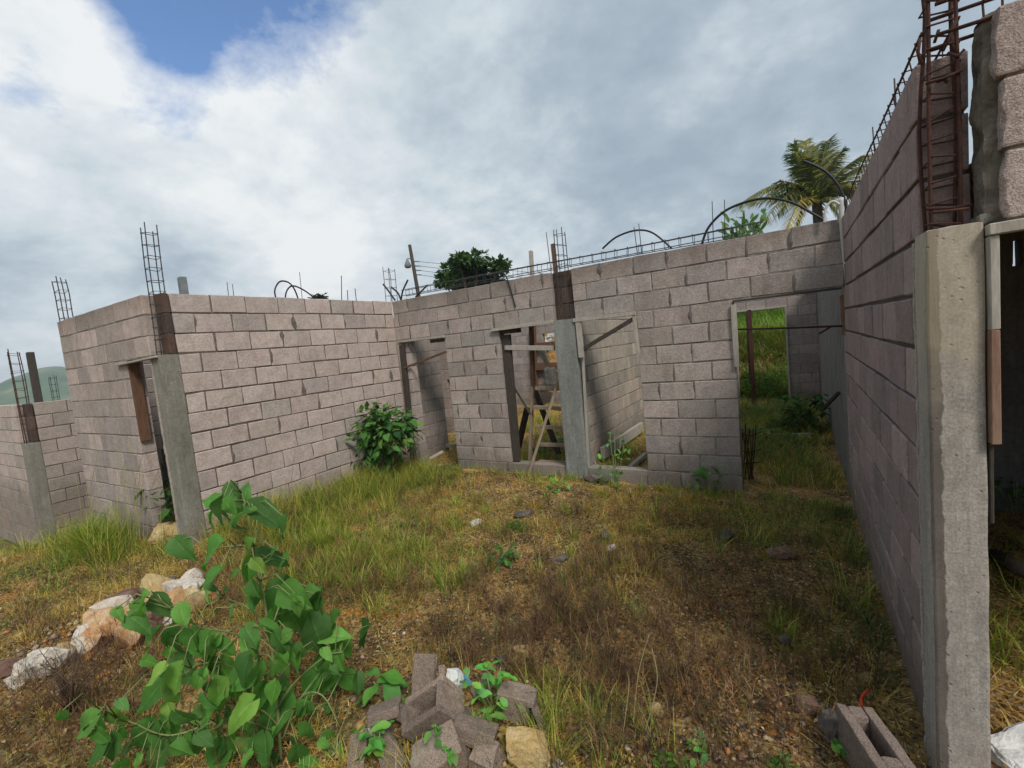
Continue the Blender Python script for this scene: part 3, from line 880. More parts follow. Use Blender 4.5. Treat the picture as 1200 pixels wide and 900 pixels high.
# dark ragged mortar squeezed out over the broken ends
rough_box(b, (.562, 2.195, 2.31), (.066, .115, .66), None, 34, .009, (.034, 0, .012, 0, .0, .02), seed=71.3, round_=.016, col=(.3, .3, .3), mi=1)
b.build('masonry', [mat_block('block_coarse', stain_amt=.45, grain=.8, blot=.6), M['mortarF']], wF)
b = MB()
rough_box(b, (.548, 2.19, 2.005), (.055, .12, .05), None, 9, .012, (.02, .0, .01, 0, 0, .02), seed=9, round_=.02); b.build('mortar_lump', M['concreteL'], wF)
board(wF, (.532, 2.088, 1.958), (2.4, 2.088, 1.985), .046, .036, 'wood_grey', 'lintel_board')
board(wF, (.5455, 2.10, 1.64), (.545, 2.10, 1.938), .024, .05, 'wood_grey', 'jamb_board', (0, 1, 0))
board(wF, (.5445, 2.10, 1.265), (.5455, 2.10, 1.639), .024, .05, 'wood_red', 'jamb_board', (0, 1, 0), 'red brown lower jamb board')
board(wF, (.539, 2.115, .99), (.539, 2.115, 1.262), .012, .03, 'wood_dark', 'jamb_board', (0, 1, 0))
# dark room behind it
wG = thing('block_wall', 'wall coloured near-black for shade at the back of the room on the right', 'wall', (2.4, 5.3, 0))
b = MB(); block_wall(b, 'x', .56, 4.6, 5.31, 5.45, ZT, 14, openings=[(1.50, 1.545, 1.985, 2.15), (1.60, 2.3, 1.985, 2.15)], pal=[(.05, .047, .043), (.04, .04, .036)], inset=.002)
b.build('masonry', [M['concreteD'], M['concreteD']], wG)  # shade of the room is put into this wall's colour
tr = thing('added_tin_blocker', 'rusty tin roof sheet, unseen, added to shade the dark room on the right', 'blocker', (2.4, 4, 2.2))  # unseen sheet added to shade the room below
V = []; F = []
nx = 90
for i in range(nx + 1):
    x = .58 + i * (4.2 / nx)
    z = .018 * math.sin(x * 2 * math.pi / .076 * .5)
    for (yy, zz) in ((2.36, 2.26), (5.6, 2.40)):
        V.append((x, yy, zz + z)); V.append((x, yy, zz + z - .004))
for i in range(nx):
    a = i * 4; c_ = a + 4
    F += [(a, c_, c_ + 2, a + 2), (a + 1, a + 3, c_ + 3, c_ + 1), (a, a + 1, c_ + 1, c_), (a + 2, c_ + 2, c_ + 3, a + 3)]
b = MB(); b.add(V, F); b.build('sheet', M['tin'], tr)
wH = thing('block_wall', 'far side wall of the dark room on the right', 'wall', (4.6, 3.8, 0))
b = MB(); block_wall(b, 'y', 2.1, 5.3, 4.62, 4.76, ZT, 14, pal=[(.08, .075, .07)]); b.build('masonry', [M['concreteD'], M['concreteD']], wH)  # dark colour carries the room's shade here too

# ---------------------------------------------------------------- ground sheet
def axis_coords(lo, hi, step, far, grow=1.16):
    c = list(np.arange(lo, hi + 1e-6, step)); s = step
    a = lo; L = []
    while a > -far: s *= grow; a -= s; L.append(a)
    s = step; a = hi; Rr = []
    while a < far: s *= grow; a += s; Rr.append(a)
    return np.array(L[::-1] + c + Rr)


gx = axis_coords(-9.5, 2.2, .055, 900); gy = axis_coords(-.6, 6.6, .055, 900)
GX, GY = np.meshgrid(gx, gy, indexing='ij')
V = np.c_[GX.ravel(), GY.ravel(), gh(GX, GY).ravel()]
nx, ny = len(gx), len(gy)
I = np.arange(nx * ny).reshape(nx, ny)
Fq = np.c_[I[:-1, :-1].ravel(), I[1:, :-1].ravel(), I[1:, 1:].ravel(), I[:-1, 1:].ravel()]
ground = fast_mesh('ground', V, Fq, np.full((len(Fq), 3), .3), M['earth'], smooth=True)
tag(ground, 'uneven orange brown earth between the unfinished walls', 'ground', kind='structure')

# far hills seen over the neighbouring shell
def hills():
    ang0, ang1 = 128, 215
    n = 200; rings = 26
    V = []; F = []
    for i in range(n + 1):
        a = math.radians(ang0 + (ang1 - ang0) * i / n)
        for j in range(rings + 1):
            t = j / rings
            r = 420 + 520 * t
            prof = math.sin(math.pi * min(1, t * 1.0)) ** 1.0
            aa = math.degrees(a)
            peak = 15 + 11 * math.exp(-((aa - 166.5) / 4.2) ** 2) + 13 * math.exp(-((aa - 178) / 5) ** 2) + 12 * math.exp(-((aa - 150) / 7) ** 2)
            nz = mnoise.fractal(Vector((a * 14, t * 3, 1)), 1., 2., 5)
            V.append((math.cos(a) * r, math.sin(a) * r, -25 + prof * (peak + 6 * nz) * 1.75))
    R1 = rings + 1
    for i in range(n):
        for j in range(rings):
            F.append((i * R1 + j, i * R1 + j + 1, (i + 1) * R1 + j + 1, (i + 1) * R1 + j))
    b_ = MB(); b_.add(V, F, (.1, .15, .1), 0, True)
    m, nt, bs, o = new_mat('forested_hill'); k = NB(nt)
    n1 = k.noise(k.coord(), .03, 8, .7)
    k.l(k.ramp(n1, [(.35, (.04, .085, .04)), (.5, (.07, .12, .055)), (.62, (.13, .15, .08)), (.72, (.27, .22, .14))]), bs.inputs['Base Color'])
    bs.inputs['Roughness'].default_value = 1
    return tag(b_.build('hills', m, None), 'blue green forested hills on the horizon at left', 'hills', kind='structure')


hills()
# ---------------------------------------------------------------- grass and litter (nobody could count it)
WALLS = [(-5.50, -5.26, 2.05, 9), (-5.50, .60, 5.25, 5.48), (.36, .60, 2.05, 12), (-8.0, -6.08, 2.06, 2.28), (-5.52, -5.28, 2.08, 2.3), (-2.58, -2.36, 5.2, 9.7), (-8.6, .5, 11.56, 11.8), (-13, -10.4, 2.0, 2.3), (-10.4, -10.15, 2, 5.5), (.5, 4.7, 5.25, 5.5)]


def free(x, y):
    ok = np.ones(len(x), bool)
    for a, b, c, d in WALLS[:]:
        ok &= ~((x > a) & (x < b) & (y > c) & (y < d))
    # doorways of the back wall stay passable
    return ok


def seen(x, y, rng=RNG):
    """keeps everything near the yard; thins out what is behind the camera"""
    return np.ones(len(x), bool)


def blades(x, y, h, w, lean, az, col, bend=.6, seg=3, z0=-.006):
    n = len(x); z = gh(x, y) + z0
    t = np.linspace(0, 1, seg + 1)
    dx, dy = np.cos(az), np.sin(az)
    px, py = -dy, dx
    P = np.zeros((n, seg + 1, 2, 3), np.float32)
    cx = np.zeros(n); cz = np.zeros(n)
    for i in range(seg + 1):
        if i:
            a = lean + bend * (t[i] - .5 / seg) ** 1.2
            cx = cx + np.sin(a) * h / seg; cz = cz + np.cos(a) * h / seg
        ww = w * (1 - t[i] ** 1.6 * .9) * .5
        for q, sg in enumerate((-1, 1)):
            P[:, i, q, 0] = x + dx * cx + px * ww * sg
            P[:, i, q, 1] = y + dy * cx + py * ww * sg
            P[:, i, q, 2] = z + np.maximum(cz, -.0 + .004)
    V = P.reshape(-1, 3)
    base = (np.arange(n) * (seg + 1) * 2)[:, None]
    F = []
    for i in range(seg):
        F.append(np.c_[base + i * 2, base + i * 2 + 1, base + i * 2 + 3, base + i * 2 + 2])
    F = np.stack(F, 1).reshape(-1, 4)
    return V, F, np.repeat(col, seg, axis=0)


def pal(n, cols, wts, patch=None):
    c = np.array(cols); w = np.array(wts, float); w /= w.sum()
    i = RNG.choice(len(c), n, p=w)
    out = c[i] * RNG.uniform(.75, 1.25, (n, 1)) * RNG.uniform(.94, 1.06, (n, 3))
    return out


def stuff(name, label, parts, mat='grass'):
    V = []; F = []; C = []; o = 0
    for v, f, c in parts:
        V.append(v); F.append(f + o); C.append(c); o += len(v)
    ob = fast_mesh(name, np.concatenate(V), np.concatenate(F), np.concatenate(C), M[mat])
    return tag(ob, label, name.split('_')[-1], kind='stuff')


def rnd(n, x0, x1, y0, y1):
    return RNG.uniform(x0, x1, n), RNG.uniform(y0, y1, n)


def keep(m, *a): return [q[m] for q in a]


# masks in the yard
def m_green(x, y):
    g = .40 + .9 * (fbm(x * 1.1, y * 1.1, 31) - .45)
    g += .75 * np.exp(-((x + 4.9) / .75) ** 2) * sstep(1.9, 2.5, y)
    g += .55 * np.exp(-((x + 3.4) / 1.0) ** 2 - ((y - 2.5) / .7) ** 2)
    g += .4 * np.exp(-((x + 6.4) / 1.1) ** 2 - ((y - 1.65) / .4) ** 2)
    g += .5 * np.exp(-((x + .95) / .35) ** 2 - ((y - 1.7) / .35) ** 2)
    g -= .30 * np.exp(-((x + 1.1) / .9) ** 2 - ((y - 2.6) / .8) ** 2)
    g -= .5 * np.exp(-((x + 4.2) / .6) ** 2 - ((y - 1.0) / .7) ** 2)
    g -= .45 * np.exp(-((x + .15) / .5) ** 2 - ((y - 2.1) / .8) ** 2)
    g += .25 * np.exp(-((x + .2) / .5) ** 2 - ((y - 4.3) / .9) ** 2)
    return np.clip(g, .02, 1)


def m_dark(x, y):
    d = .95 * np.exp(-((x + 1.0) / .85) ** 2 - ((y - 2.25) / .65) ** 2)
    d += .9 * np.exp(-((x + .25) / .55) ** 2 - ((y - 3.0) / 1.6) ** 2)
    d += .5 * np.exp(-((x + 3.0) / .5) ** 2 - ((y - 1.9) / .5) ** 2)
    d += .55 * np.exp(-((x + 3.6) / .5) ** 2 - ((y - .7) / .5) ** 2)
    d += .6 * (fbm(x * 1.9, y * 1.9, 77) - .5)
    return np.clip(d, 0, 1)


def m_bare(x, y):
    b_ = np.clip((fbm(x * 1.35 + 4, y * 1.35, 88) - .50) * 7, 0, 1)
    b_ = np.maximum(b_, np.exp(-((x + .2) / .55) ** 2 - ((y - 1.85) / .4) ** 2))
    b_ = np.maximum(b_, .8 * np.exp(-((x + 3.9) / .7) ** 2 - ((y - .75) / .45) ** 2))
    return b_ * (1 - .8 * np.exp(-((x + 5.0) / .7) ** 2))


STRAW = [(.66, .48, .12), (.58, .37, .06), (.72, .58, .24), (.48, .25, .045), (.56, .46, .09), (.20, .12, .05)]
GREEN = [(.11, .20, .02), (.18, .27, .026), (.29, .34, .04), (.07, .13, .018), (.40, .37, .07)]
DEAD = [(.065, .038, .026), (.12, .062, .035), (.035, .025, .02), (.18, .10, .05)]

parts = []
x, y = rnd(230000, -8.2, .42, .25, 5.3)
d = np.hypot(x, y)
ok = free(x, y) & (RNG.random(len(x)) < np.clip(1.25 - m_dark(x, y) * .75, .15, 1) * np.clip(.35 + 1.5 * (fbm(x * 2.6, y * 2.6, 41) - .35), .12, 1) * (1 - .8 * m_bare(x, y)))
x, y = keep(ok, x, y); n = len(x)
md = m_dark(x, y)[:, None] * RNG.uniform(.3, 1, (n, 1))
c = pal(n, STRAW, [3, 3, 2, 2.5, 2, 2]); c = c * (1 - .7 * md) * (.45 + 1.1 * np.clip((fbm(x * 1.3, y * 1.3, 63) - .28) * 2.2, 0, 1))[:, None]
parts.append(blades(x, y, RNG.uniform(.025, .12, n), RNG.uniform(.0018, .0048, n), RNG.uniform(.95, 1.6, n), RNG.uniform(0, 6.28, n), c, .35))
# standing dry clumps
for i in range(1500):
    xx, yy = RNG.uniform(-7.5, .3), RNG.uniform(.35, 5.1)
    dk = float(m_dark(np.array([xx]), np.array([yy]))[0])
    if not free(np.array([xx]), np.array([yy]))[0] or RNG.random() < .25 + .3 * dk + .6 * float(m_bare(np.array([xx]), np.array([yy]))[0]) or fbm(np.array([xx * 1.7]), np.array([yy * 1.7]), 52)[0] < .42: continue
    nb = int(RNG.integers(22, 60)); r_ = RNG.uniform(.04, .11)
    a = RNG.uniform(0, 6.28, nb); rr = r_ * np.sqrt(RNG.random(nb)); tone = RNG.uniform(.65, 1.15) * (1 - .45 * dk)
    parts.append(blades(xx + rr * np.cos(a), yy + rr * np.sin(a), RNG.uniform(.05, .17, nb), RNG.uniform(.0018, .004, nb), np.abs(RNG.normal(.35, .4, nb)), a + RNG.normal(0, .9, nb), pal(nb, STRAW + [(.24, .26, .05)], [3, 3, 2, 2, 2, 1, 2]) * tone, 1.0))
x, y = rnd(26000, -6, .4, 5.5, 11.5); ok = free(x, y); x, y = keep(ok, x, y); n = len(x)
parts.append(blades(x, y, RNG.uniform(.06, .22, n), RNG.uniform(.003, .007, n), RNG.uniform(.3, 1.4, n), RNG.uniform(0, 6.28, n), pal(n, STRAW + GREEN, [2, 2, 1, 2, 1, 2, 1, 1, 1, 1, 1]), .4))
x, y = rnd(9000, .62, 3.5, 1.2, 5.2); n = len(x)
parts.append(blades(x, y, RNG.uniform(.05, .16, n), RNG.uniform(.003, .006, n), RNG.uniform(.6, 1.5, n), RNG.uniform(0, 6.28, n), pal(n, STRAW, [1, 2, 1, 3, 1, 3]), .4))
stuff('dry_straw', 'matted dry straw and dead grass lying over the earth', parts)

parts = []
x, y = rnd(230000, -9.5, .42, .2, 5.3)
g = m_green(x, y); ok = free(x, y) & (RNG.random(len(x)) < np.clip(g - .12, .01, 1) * .5 * (1 - .85 * m_bare(x, y)))
x, y, g = keep(ok, x, y, g); n = len(x)
hh = RNG.uniform(.03, .10, n) * (1 + .9 * g ** 2)
cc = pal(n, GREEN, [2, 3, 3, 1.5, 2.2])
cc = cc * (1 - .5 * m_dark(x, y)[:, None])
parts.append(blades(x, y, hh, RNG.uniform(.002, .0045, n), RNG.uniform(.05, 1.1, n), RNG.uniform(0, 6.28, n), cc, .8))
# longer tufts: along the left wall, in front of the left room, in the middle left, at the foot of the walls
def tuft(cx, cy, r, nb, h0, h1, cols=GREEN, wts=(2, 3, 3, 1, 3), lean=.5, w=(.003, .006)):
    a = RNG.uniform(0, 6.28, nb); rr = r * np.sqrt(RNG.random(nb))
    x = cx + rr * np.cos(a); y = cy + rr * np.sin(a)
    az = a + RNG.normal(0, .8, nb)
    return blades(x, y, RNG.uniform(h0, h1, nb), RNG.uniform(*w, nb), np.abs(RNG.normal(0, lean, nb)) * .8, az, pal(nb, cols, wts), 1.0, 4)


for i in range(230):
    yy = RNG.uniform(2.3, 5.0); xx = -5.22 + abs(RNG.normal(0, .5))
    parts.append(tuft(xx, yy, .10, 34, .10, .42, GREEN + [(.48, .38, .11), (.40, .34, .08)], (2, 3, 3, 1, 3, 2, 2), w=(.0025, .005)))
for i in range(120):
    parts.append(tuft(RNG.normal(-4.3, .8), RNG.normal(2.7, .6), .10, 22, .08, .34, GREEN + [(.50, .38, .10), (.40, .34, .08), (.30, .15, .05)], (2, 3, 3, 1, 3, 3, 3, 2), w=(.0022, .004)))
for i in range(46):
    xx, yy = RNG.normal(-6.45, .6), RNG.normal(1.68, .2)
    parts.append(tuft(xx, yy, .10, 46, .10, .34, GREEN + [(.42, .34, .10)], (2, 3, 3, 1, 3, 3)))
for i in range(22):
    parts.append(tuft(RNG.normal(-6.35, .22), RNG.normal(1.72, .12), .08, 50, .26, .58, lean=.25))
for i in range(70):
    parts.append(tuft(RNG.normal(-3.5, .75), RNG.normal(2.45, .5), .08, 50, .08, .24))
for i in range(26):
    parts.append(tuft(RNG.normal(-.95, .22), RNG.normal(1.66, .22), .05, 26, .08, .24, w=(.0022, .004)))
for i in range(60):
    parts.append(tuft(RNG.uniform(-4.4, .3), 5.2 - abs(RNG.normal(0, .12)), .06, 30, .05, .17))
for i in range(40):
    parts.append(tuft(.36 - abs(RNG.normal(0, .16)), RNG.uniform(2.6, 5.2), .06, 30, .06, .18, [(.05, .09, .018), (.09, .13, .025), (.14, .16, .04)], (1, 1, 1)))
for i in range(40):
    parts.append(tuft(RNG.uniform(-3.9, .2), RNG.uniform(2.4, 5.0), .06, 36, .07, .2))
for i in range(40):
    parts.append(tuft(RNG.uniform(-9.5, -6.6), RNG.uniform(.8, 2.0), .12, 36, .06, .17, GREEN + [(.42, .34, .10)], (1, 2, 3, 1, 3, 4)))
# broad bladed grass clumps
for (px, py, r_, nb, h0, h1) in [(880, 628, .10, 40, .14, .34), (1000, 690, .12, 50, .14, .36), (992, 640, .1, 40, .12, .3), (838, 640, .07, 24, .1, .24), (690, 690, .06, 20, .1, .2), (520, 690, .09, 34, .14, .34), (470, 650, .1, 40, .16, .4), (415, 690, .08, 30, .16, .38), (700, 850, .05, 20, .1, .24), (735, 880, .05, 20, .1, .22), (360, 650, .1, 40, .2, .45), (300, 640, .1, 30, .2, .4), (560, 590, .09, 34, .1, .26), (640, 585, .08, 26, .08, .2), (770, 600, .08, 26, .1, .24), (910, 580, .1, 40, .12, .3), (950, 560, .1, 40, .12, .3), (60, 690, .12, 40, .12, .3), (200, 660, .1, 30, .14, .3), (30, 640, .12, 40, .14, .34)]:
    P = on(2, 0, px, py); parts.append(tuft(P.x, P.y, r_, nb, h0, h1, [(.12, .20, .025), (.18, .26, .03), (.28, .31, .05), (.46, .38, .11)], (2, 3, 2, 1.5), lean=.7, w=(.004, .009)))
# rooms and hillside behind
for i in range(260):
    xx, yy = RNG.uniform(-1.6, .5), RNG.uniform(11.95, 14.2)
    parts.append(tuft(xx, yy, .12, 26, .12, .5, [(.10, .19, .02), (.17, .25, .03), (.30, .26, .07), (.24, .15, .06)], (2, 2, 1.5, 1.5), w=(.008, .016)))
for i in range(90):
    xx, yy = RNG.uniform(-1.1, .3), RNG.uniform(5.7, 11.2)
    parts.append(tuft(xx, yy, .10, 34, .10, .34, [(.09, .16, .02), (.15, .22, .03), (.34, .28, .08), (.16, .09, .04)], (2, 2, 2, 1), w=(.005, .010)))
for i in range(180):
    xx, yy = RNG.uniform(-5.1, .3), RNG.uniform(5.7, 11.3)
    if free(np.array([xx]), np.array([yy]))[0]: parts.append(tuft(xx, yy, .12, 40, .08, .28, w=(.005, .009)))
for i in range(40):
    parts.append(tuft(RNG.uniform(.7, 1.5), RNG.uniform(2.5, 4.4), .07, 30, .08, .3))
for i in range(700):
    xx, yy = RNG.uniform(-4.5, 2.5), RNG.uniform(11.95, 26) 
    if 12.9 < yy < 14.1 and RNG.random() < .75: continue
    parts.append(tuft(xx, yy, .3, 46, .14, .45, [(.12, .22, .02), (.17, .28, .03), (.24, .31, .05), (.08, .15, .02)], (2, 2, 1, 1), w=(.012, .024)))
stuff('green_grass', 'patchy green grass growing through the litter and along the walls', parts)

# dead wiry weeds
parts = []
def wiry(xs, ys, h, col, nt=6):
    for _ in range(1):
        n = len(xs)
        az = RNG.uniform(0, 6.28, n); ln = np.abs(RNG.normal(0, .35, n))
        parts.append(blades(xs, ys, h, np.full(n, .0026), ln, az, col, .3))
        for k in range(nt):
            f = RNG.uniform(.25, .9, n)
            bx = xs + np.cos(az) * np.sin(ln + .1) * h * f; by = ys + np.sin(az) * np.sin(ln + .1) * h * f
            v, fa, c2 = blades(bx, by, h * RNG.uniform(.2, .5, n), np.full(n, .002), RNG.uniform(.3, 1.2, n), RNG.uniform(0, 6.28, n), col * RNG.uniform(.8, 1.3, (n, 1)), .3)
            v = v.copy().reshape(n, -1, 3); v[:, :, 2] += (np.cos(ln + .1) * h * f)[:, None]
            parts.append((v.reshape(-1, 3), fa, c2))


x, y = rnd(34000, -7.5, .35, .4, 5.1); md = m_dark(x, y)
ok = free(x, y) & (RNG.random(len(x)) < .03 + .28 * md)
x, y = keep(ok, x, y)
wiry(x, y, RNG.uniform(.05, .17, len(x)) * (.7 + .8 * vnoise(x * 2, y * 2, 91)), pal(len(x), DEAD, [2, 2, 2, 1]))
for i in range(420):
    if i < 190: cx, cy = RNG.normal(-1.1, .6), RNG.normal(2.3, .5)
    else: cx, cy = RNG.uniform(-6, .2), RNG.uniform(.6, 4.8)
    if not free(np.array([cx]), np.array([cy]))[0] or cy < 1.75 and abs(cx + 1.4) < .5: continue
    nb = int(RNG.integers(8, 20)); xs = cx + RNG.normal(0, .045, nb); ys = cy + RNG.normal(0, .045, nb)
    wiry(xs, ys, RNG.uniform(.07, .24, nb), pal(nb, DEAD + [(.30, .17, .08), (.12, .13, .04)], [2, 3, 1.5, 2, 2, 1.5]) * RNG.uniform(.7, 1.4), 8)
x = RNG.normal(-3.35, .35, 700); y = RNG.normal(.75, .35, 700); wiry(x, y, RNG.uniform(.08, .26, 700), pal(700, DEAD, [1, 2, 1, 2]))
x = RNG.normal(-3.6, .4, 500); y = RNG.normal(1.9, .25, 500); wiry(x, y, RNG.uniform(.08, .24, 500), pal(500, DEAD + [(.22, .12, .07)], [1, 2, 1, 2, 2]))
stuff('dead_weeds', 'dark wiry dead weeds scattered over the middle of the yard', parts)

# small leafy ground cover
def leaflets(x, y, zoff, s, col):
    n = len(x); z = gh(x, y) + zoff
    a = RNG.uniform(0, 6.28, n); t = RNG.normal(0, .5, n)
    ux, uy, uz = np.cos(a), np.sin(a), np.sin(t) * .6
    vx, vy = -np.sin(a), np.cos(a)
    V = np.zeros((n, 4, 3), np.float32)
    for i, (p, q) in enumerate(((0, 0), (.5, .32), (1, 0), (.5, -.32))):
        V[:, i, 0] = x + s * (ux * p + vx * q); V[:, i, 1] = y + s * (uy * p + vy * q); V[:, i, 2] = z + s * (uz * p + abs(q) * .3)
    return V.reshape(-1, 3), np.arange(n * 4).reshape(n, 4), col


parts = []
LG = [(.07, .14, .025), (.10, .19, .03), (.15, .22, .04), (.045, .09, .02)]
for (cx, cy, r, nn, hh) in [(-4.4, 4.9, .35, 900, .12), (-.5, 1.75, .07, 120, .05), (-.1, 1.95, .06, 90, .05), (-2.35, 3.6, .13, 420, .10), (-4.2, 4.6, .3, 600, .08), (-4.8, 3.3, .35, 900, .2), (-4.7, 2.7, .3, 700, .16),
                            (-.75, 5.15, .08, 120, .18), (-2.05, 5.18, .10, 120, .1), (-.25, 4.5, .5, 700, .06), (-6.3, 1.5, .6, 900, .1), (-.6, 7.5, .8, 1500, .2), (-.1, 8.5, .4, 900, .35), (-3.2, 6.6, .6, 900, .3), (-4.8, 7.0, .5, 600, .3), (-.9, 12.4, .9, 3200, .75), (-.2, 12.6, .7, 2400, .7), (-.5, 13.6, .9, 1500, .5), (-.85, 9.5, .5, 900, .3), (-.2, 10.2, .5, 900, .35), (1.3, 3.4, .5, 300, .15)]:
    a = RNG.uniform(0, 6.28, nn); rr = r * np.sqrt(RNG.random(nn)); zz = RNG.random(nn) * hh * (1 - (rr / r) ** 2)
    s = RNG.uniform(.018, .035, nn) * (2.2 if cy > 5.4 else 1)
    parts.append(leaflets(cx + rr * np.cos(a), cy + rr * np.sin(a), zz + .01, s, pal(nn, LG, [2, 3, 2, 1])))
x, y = rnd(16000, -6.5, .3, .4, 5.2); ok = free(x, y) & (RNG.random(len(x)) < m_green(x, y) * .5); x, y = keep(ok, x, y)
parts.append(leaflets(x, y, RNG.uniform(.005, .05, len(x)), RNG.uniform(.010, .022, len(x)), pal(len(x), LG, [2, 3, 2, 1])))
# fallen brown leaves
x, y = rnd(95000, -7.5, 2.5, .3, 5.2); md = m_dark(x, y); ok = free(x, y) & (RNG.random(len(x)) < .35 + .6 * md); x, y = keep(ok, x, y)
parts.append(leaflets(x, y, RNG.uniform(.004, .035, len(x)), RNG.uniform(.008, .026, len(x)), pal(len(x), [(.32, .13, .035), (.18, .085, .03), (.46, .26, .08), (.06, .04, .028), (.55, .42, .22), (.03, .022, .018)], [3, 2, 3, 2.5, 2.5, 3])))
stuff('leafy_undergrowth', 'small leafy weeds and fallen leaves among the grass', parts, 'leaf')

# gravel
def gravel(n, x, y, s0, s1, cols):
    n = len(x)
    O = np.array([(1, 0, 0), (-1, 0, 0), (0, 1, 0), (0, -1, 0), (0, 0, 1), (0, 0, -1), (.7, .7, .35), (-.7, .65, .4), (.65, -.7, .3), (-.7, -.7, .35)], float)
    Ff = np.array([(0, 6, 4), (6, 2, 4), (2, 7, 4), (7, 1, 4), (1, 9, 4), (9, 3, 4), (3, 8, 4), (8, 0, 4), (0, 5, 6), (6, 5, 2), (2, 5, 7), (7, 5, 1), (1, 5, 9), (9, 5, 3), (3, 5, 8), (8, 5, 0)])
    s = RNG.uniform(0, 1, n) ** 2.5 * (s1 - s0) + s0
    P = O[None] * RNG.uniform(.65, 1.25, (n, 10, 1)) * (s[:, None, None] * RNG.uniform(.6, 1.2, (n, 1, 3)))
    a = RNG.uniform(0, 6.28, n); ca, sa = np.cos(a)[:, None], np.sin(a)[:, None]
    X = P[:, :, 0] * ca - P[:, :, 1] * sa; Y = P[:, :, 0] * sa + P[:, :, 1] * ca
    V = np.stack([X + x[:, None], Y + y[:, None], P[:, :, 2] * .7 + (gh(x, y) + s * .25)[:, None]], 2).reshape(-1, 3)
    F = (Ff[None] + (np.arange(n) * 10)[:, None, None]).reshape(-1, 3)
    return V, F, np.repeat(cols, 16, axis=0)


parts = []
PC = [(.24, .17, .11), (.34, .24, .14), (.12, .09, .065), (.36, .17, .055), (.46, .36, .24), (.075, .06, .05), (.17, .095, .055)]
x, y = rnd(5500, -2.2, .38, 1.2, 3.2); w_ = np.exp(-((x + .2) / .6) ** 2 - ((y - 1.85) / .45) ** 2) + .07
ok = free(x, y) & (RNG.random(len(x)) < w_); x, y = keep(ok, x, y)
parts.append(gravel(0, x, y, .003, .022, pal(len(x), PC, [3, 2, 3, 2, 1, 2, 2])))
x, y = rnd(9000, -7, .35, .5, 5.2); ok = free(x, y) & (RNG.random(len(x)) < .12 + .6 * m_bare(x, y)); x, y = keep(ok, x, y)
parts.append(gravel(0, x, y, .004, .022, pal(len(x), PC, [3, 2, 3, 3, 1, 2, 2])))
x = RNG.normal(-4.2, .45, 900); y = RNG.normal(1.0, .4, 900); parts.append(gravel(0, x, y, .005, .035, pal(900, PC, [2, 3, 1, 4, 2, 1, 2])))
x, y = rnd(400, -2.3, -.6, 1.2, 1.9); parts.append(gravel(0, x, y, .004, .022, pal(400, PC, [2, 2, 2, 2, 1, 2, 2])))
stuff('loose_gravel', 'loose pebbles and crumbs of block on the bare earth', parts, 'pebble')

# ---------------------------------------------------------------- stones lying on the ground
def stone(label, px, py, size, mat, zc=None, rot=0., seed=1., group=None, name='stone', planes=6, sub=3, lift=.25):
    z = .02
    for _ in range(4):
        P = on(2, z + (size[2] * .25), px, py); z = g1(P.x, P.y)
    b_ = MB(); rock_into(b_, (P.x, P.y, z + size[2] * lift if zc is None else zc), size, rot, seed, sub, planes=planes)
    return tag(b_.build(name, M[mat], None), label, 'stone', group)


GS = 'stones of the heap on the left'
stone('big orange stained boulder in the middle of the left stone heap', 128, 733, (.20, .15, .17), 'rockO', rot=.5, seed=1.1, group=GS, sub=4)
stone('pale pinkish boulder at the upper end of the left stone heap', 214, 696, (.19, .16, .17), 'rockW', rot=1.2, seed=2.3, group=GS, sub=4)
stone('tan boulder just left of the upper pinkish boulder', 191, 690, (.17, .15, .15), 'rockY', rot=.2, seed=3.7, group=GS)
stone('dark grey cobble lodged between the upper boulders of the left heap', 199, 683, (.07, .06, .05), 'rockG', rot=.4, seed=3.1, group=GS)
stone('brown ridged stone behind the big orange boulder', 145, 704, (.16, .11, .09), 'rockR', rot=.4, seed=4.2, group=GS)
stone('white rounded boulder at the lower end of the left stone heap', 52, 783, (.125, .11, .13), 'rockW', rot=.8, seed=5.9, group=GS, sub=4)
stone('whitish jagged stone between the white and the orange boulder', 94, 762, (.12, .10, .08), 'rockW', rot=1.9, seed=6.4, group=GS)
stone('flat white stone beside the white boulder at the left edge', 22, 800, (.12, .07, .035), 'rockW', rot=.3, seed=7.7, group=GS)
stone('reddish stone at the left edge of the photo', 12, 782, (.12, .09, .06), 'rockR', rot=.3, seed=8.1, group=GS)
stone('purplish grey stone under the leaves right of the orange boulder', 172, 738, (.10, .08, .06), 'rockR', rot=1., seed=8.8, group=GS)
stone('small cream stone beneath the pinkish boulder', 198, 726, (.07, .05, .04), 'rockW', rot=.2, seed=9.3, group=GS)
stone('big yellow boulder at the right foot of the rubble heap', 622, 882, (.125, .11, .13), 'rockY', rot=.4, seed=10.2, sub=4)
stone('small white stone right of the yellow boulder', 655, 897, (.035, .03, .025), 'rockW', rot=.2, seed=10.9)
for i, (px, py, r_, mt) in enumerate([(108, 752, .09, 'rockO'), (160, 722, .11, 'rockY'), (175, 708, .10, 'rockO'), (226, 708, .10, 'rockY'), (73, 772, .08, 'rockY'), (150, 748, .10, 'rockO'), (228, 684, .10, 'rockW'), (206, 708, .11, 'rockO'), (135, 716, .10, 'rockW'), (118, 722, .08, 'rockY'), (240, 700, .09, 'rockO'), (186, 722, .09, 'rockR'), (36, 790, .07, 'rockO'), (96, 748, .07, 'rockW')]):
    stone('cream and orange stone filling the left stone heap between its bigger boulders', px, py, (r_ * 1.25, r_ * 1.05, r_ * 1.15), mt, rot=i * 1.3, seed=30.5 + i * .61, group='filling stones of the left heap', lift=.45)
stone('pale rubble mound on the threshold of the narrow doorway', 200, 628, (.30, .22, .13), 'rockY', rot=.3, seed=15.5, sub=4)
GY_ = 'stones scattered over the yard'
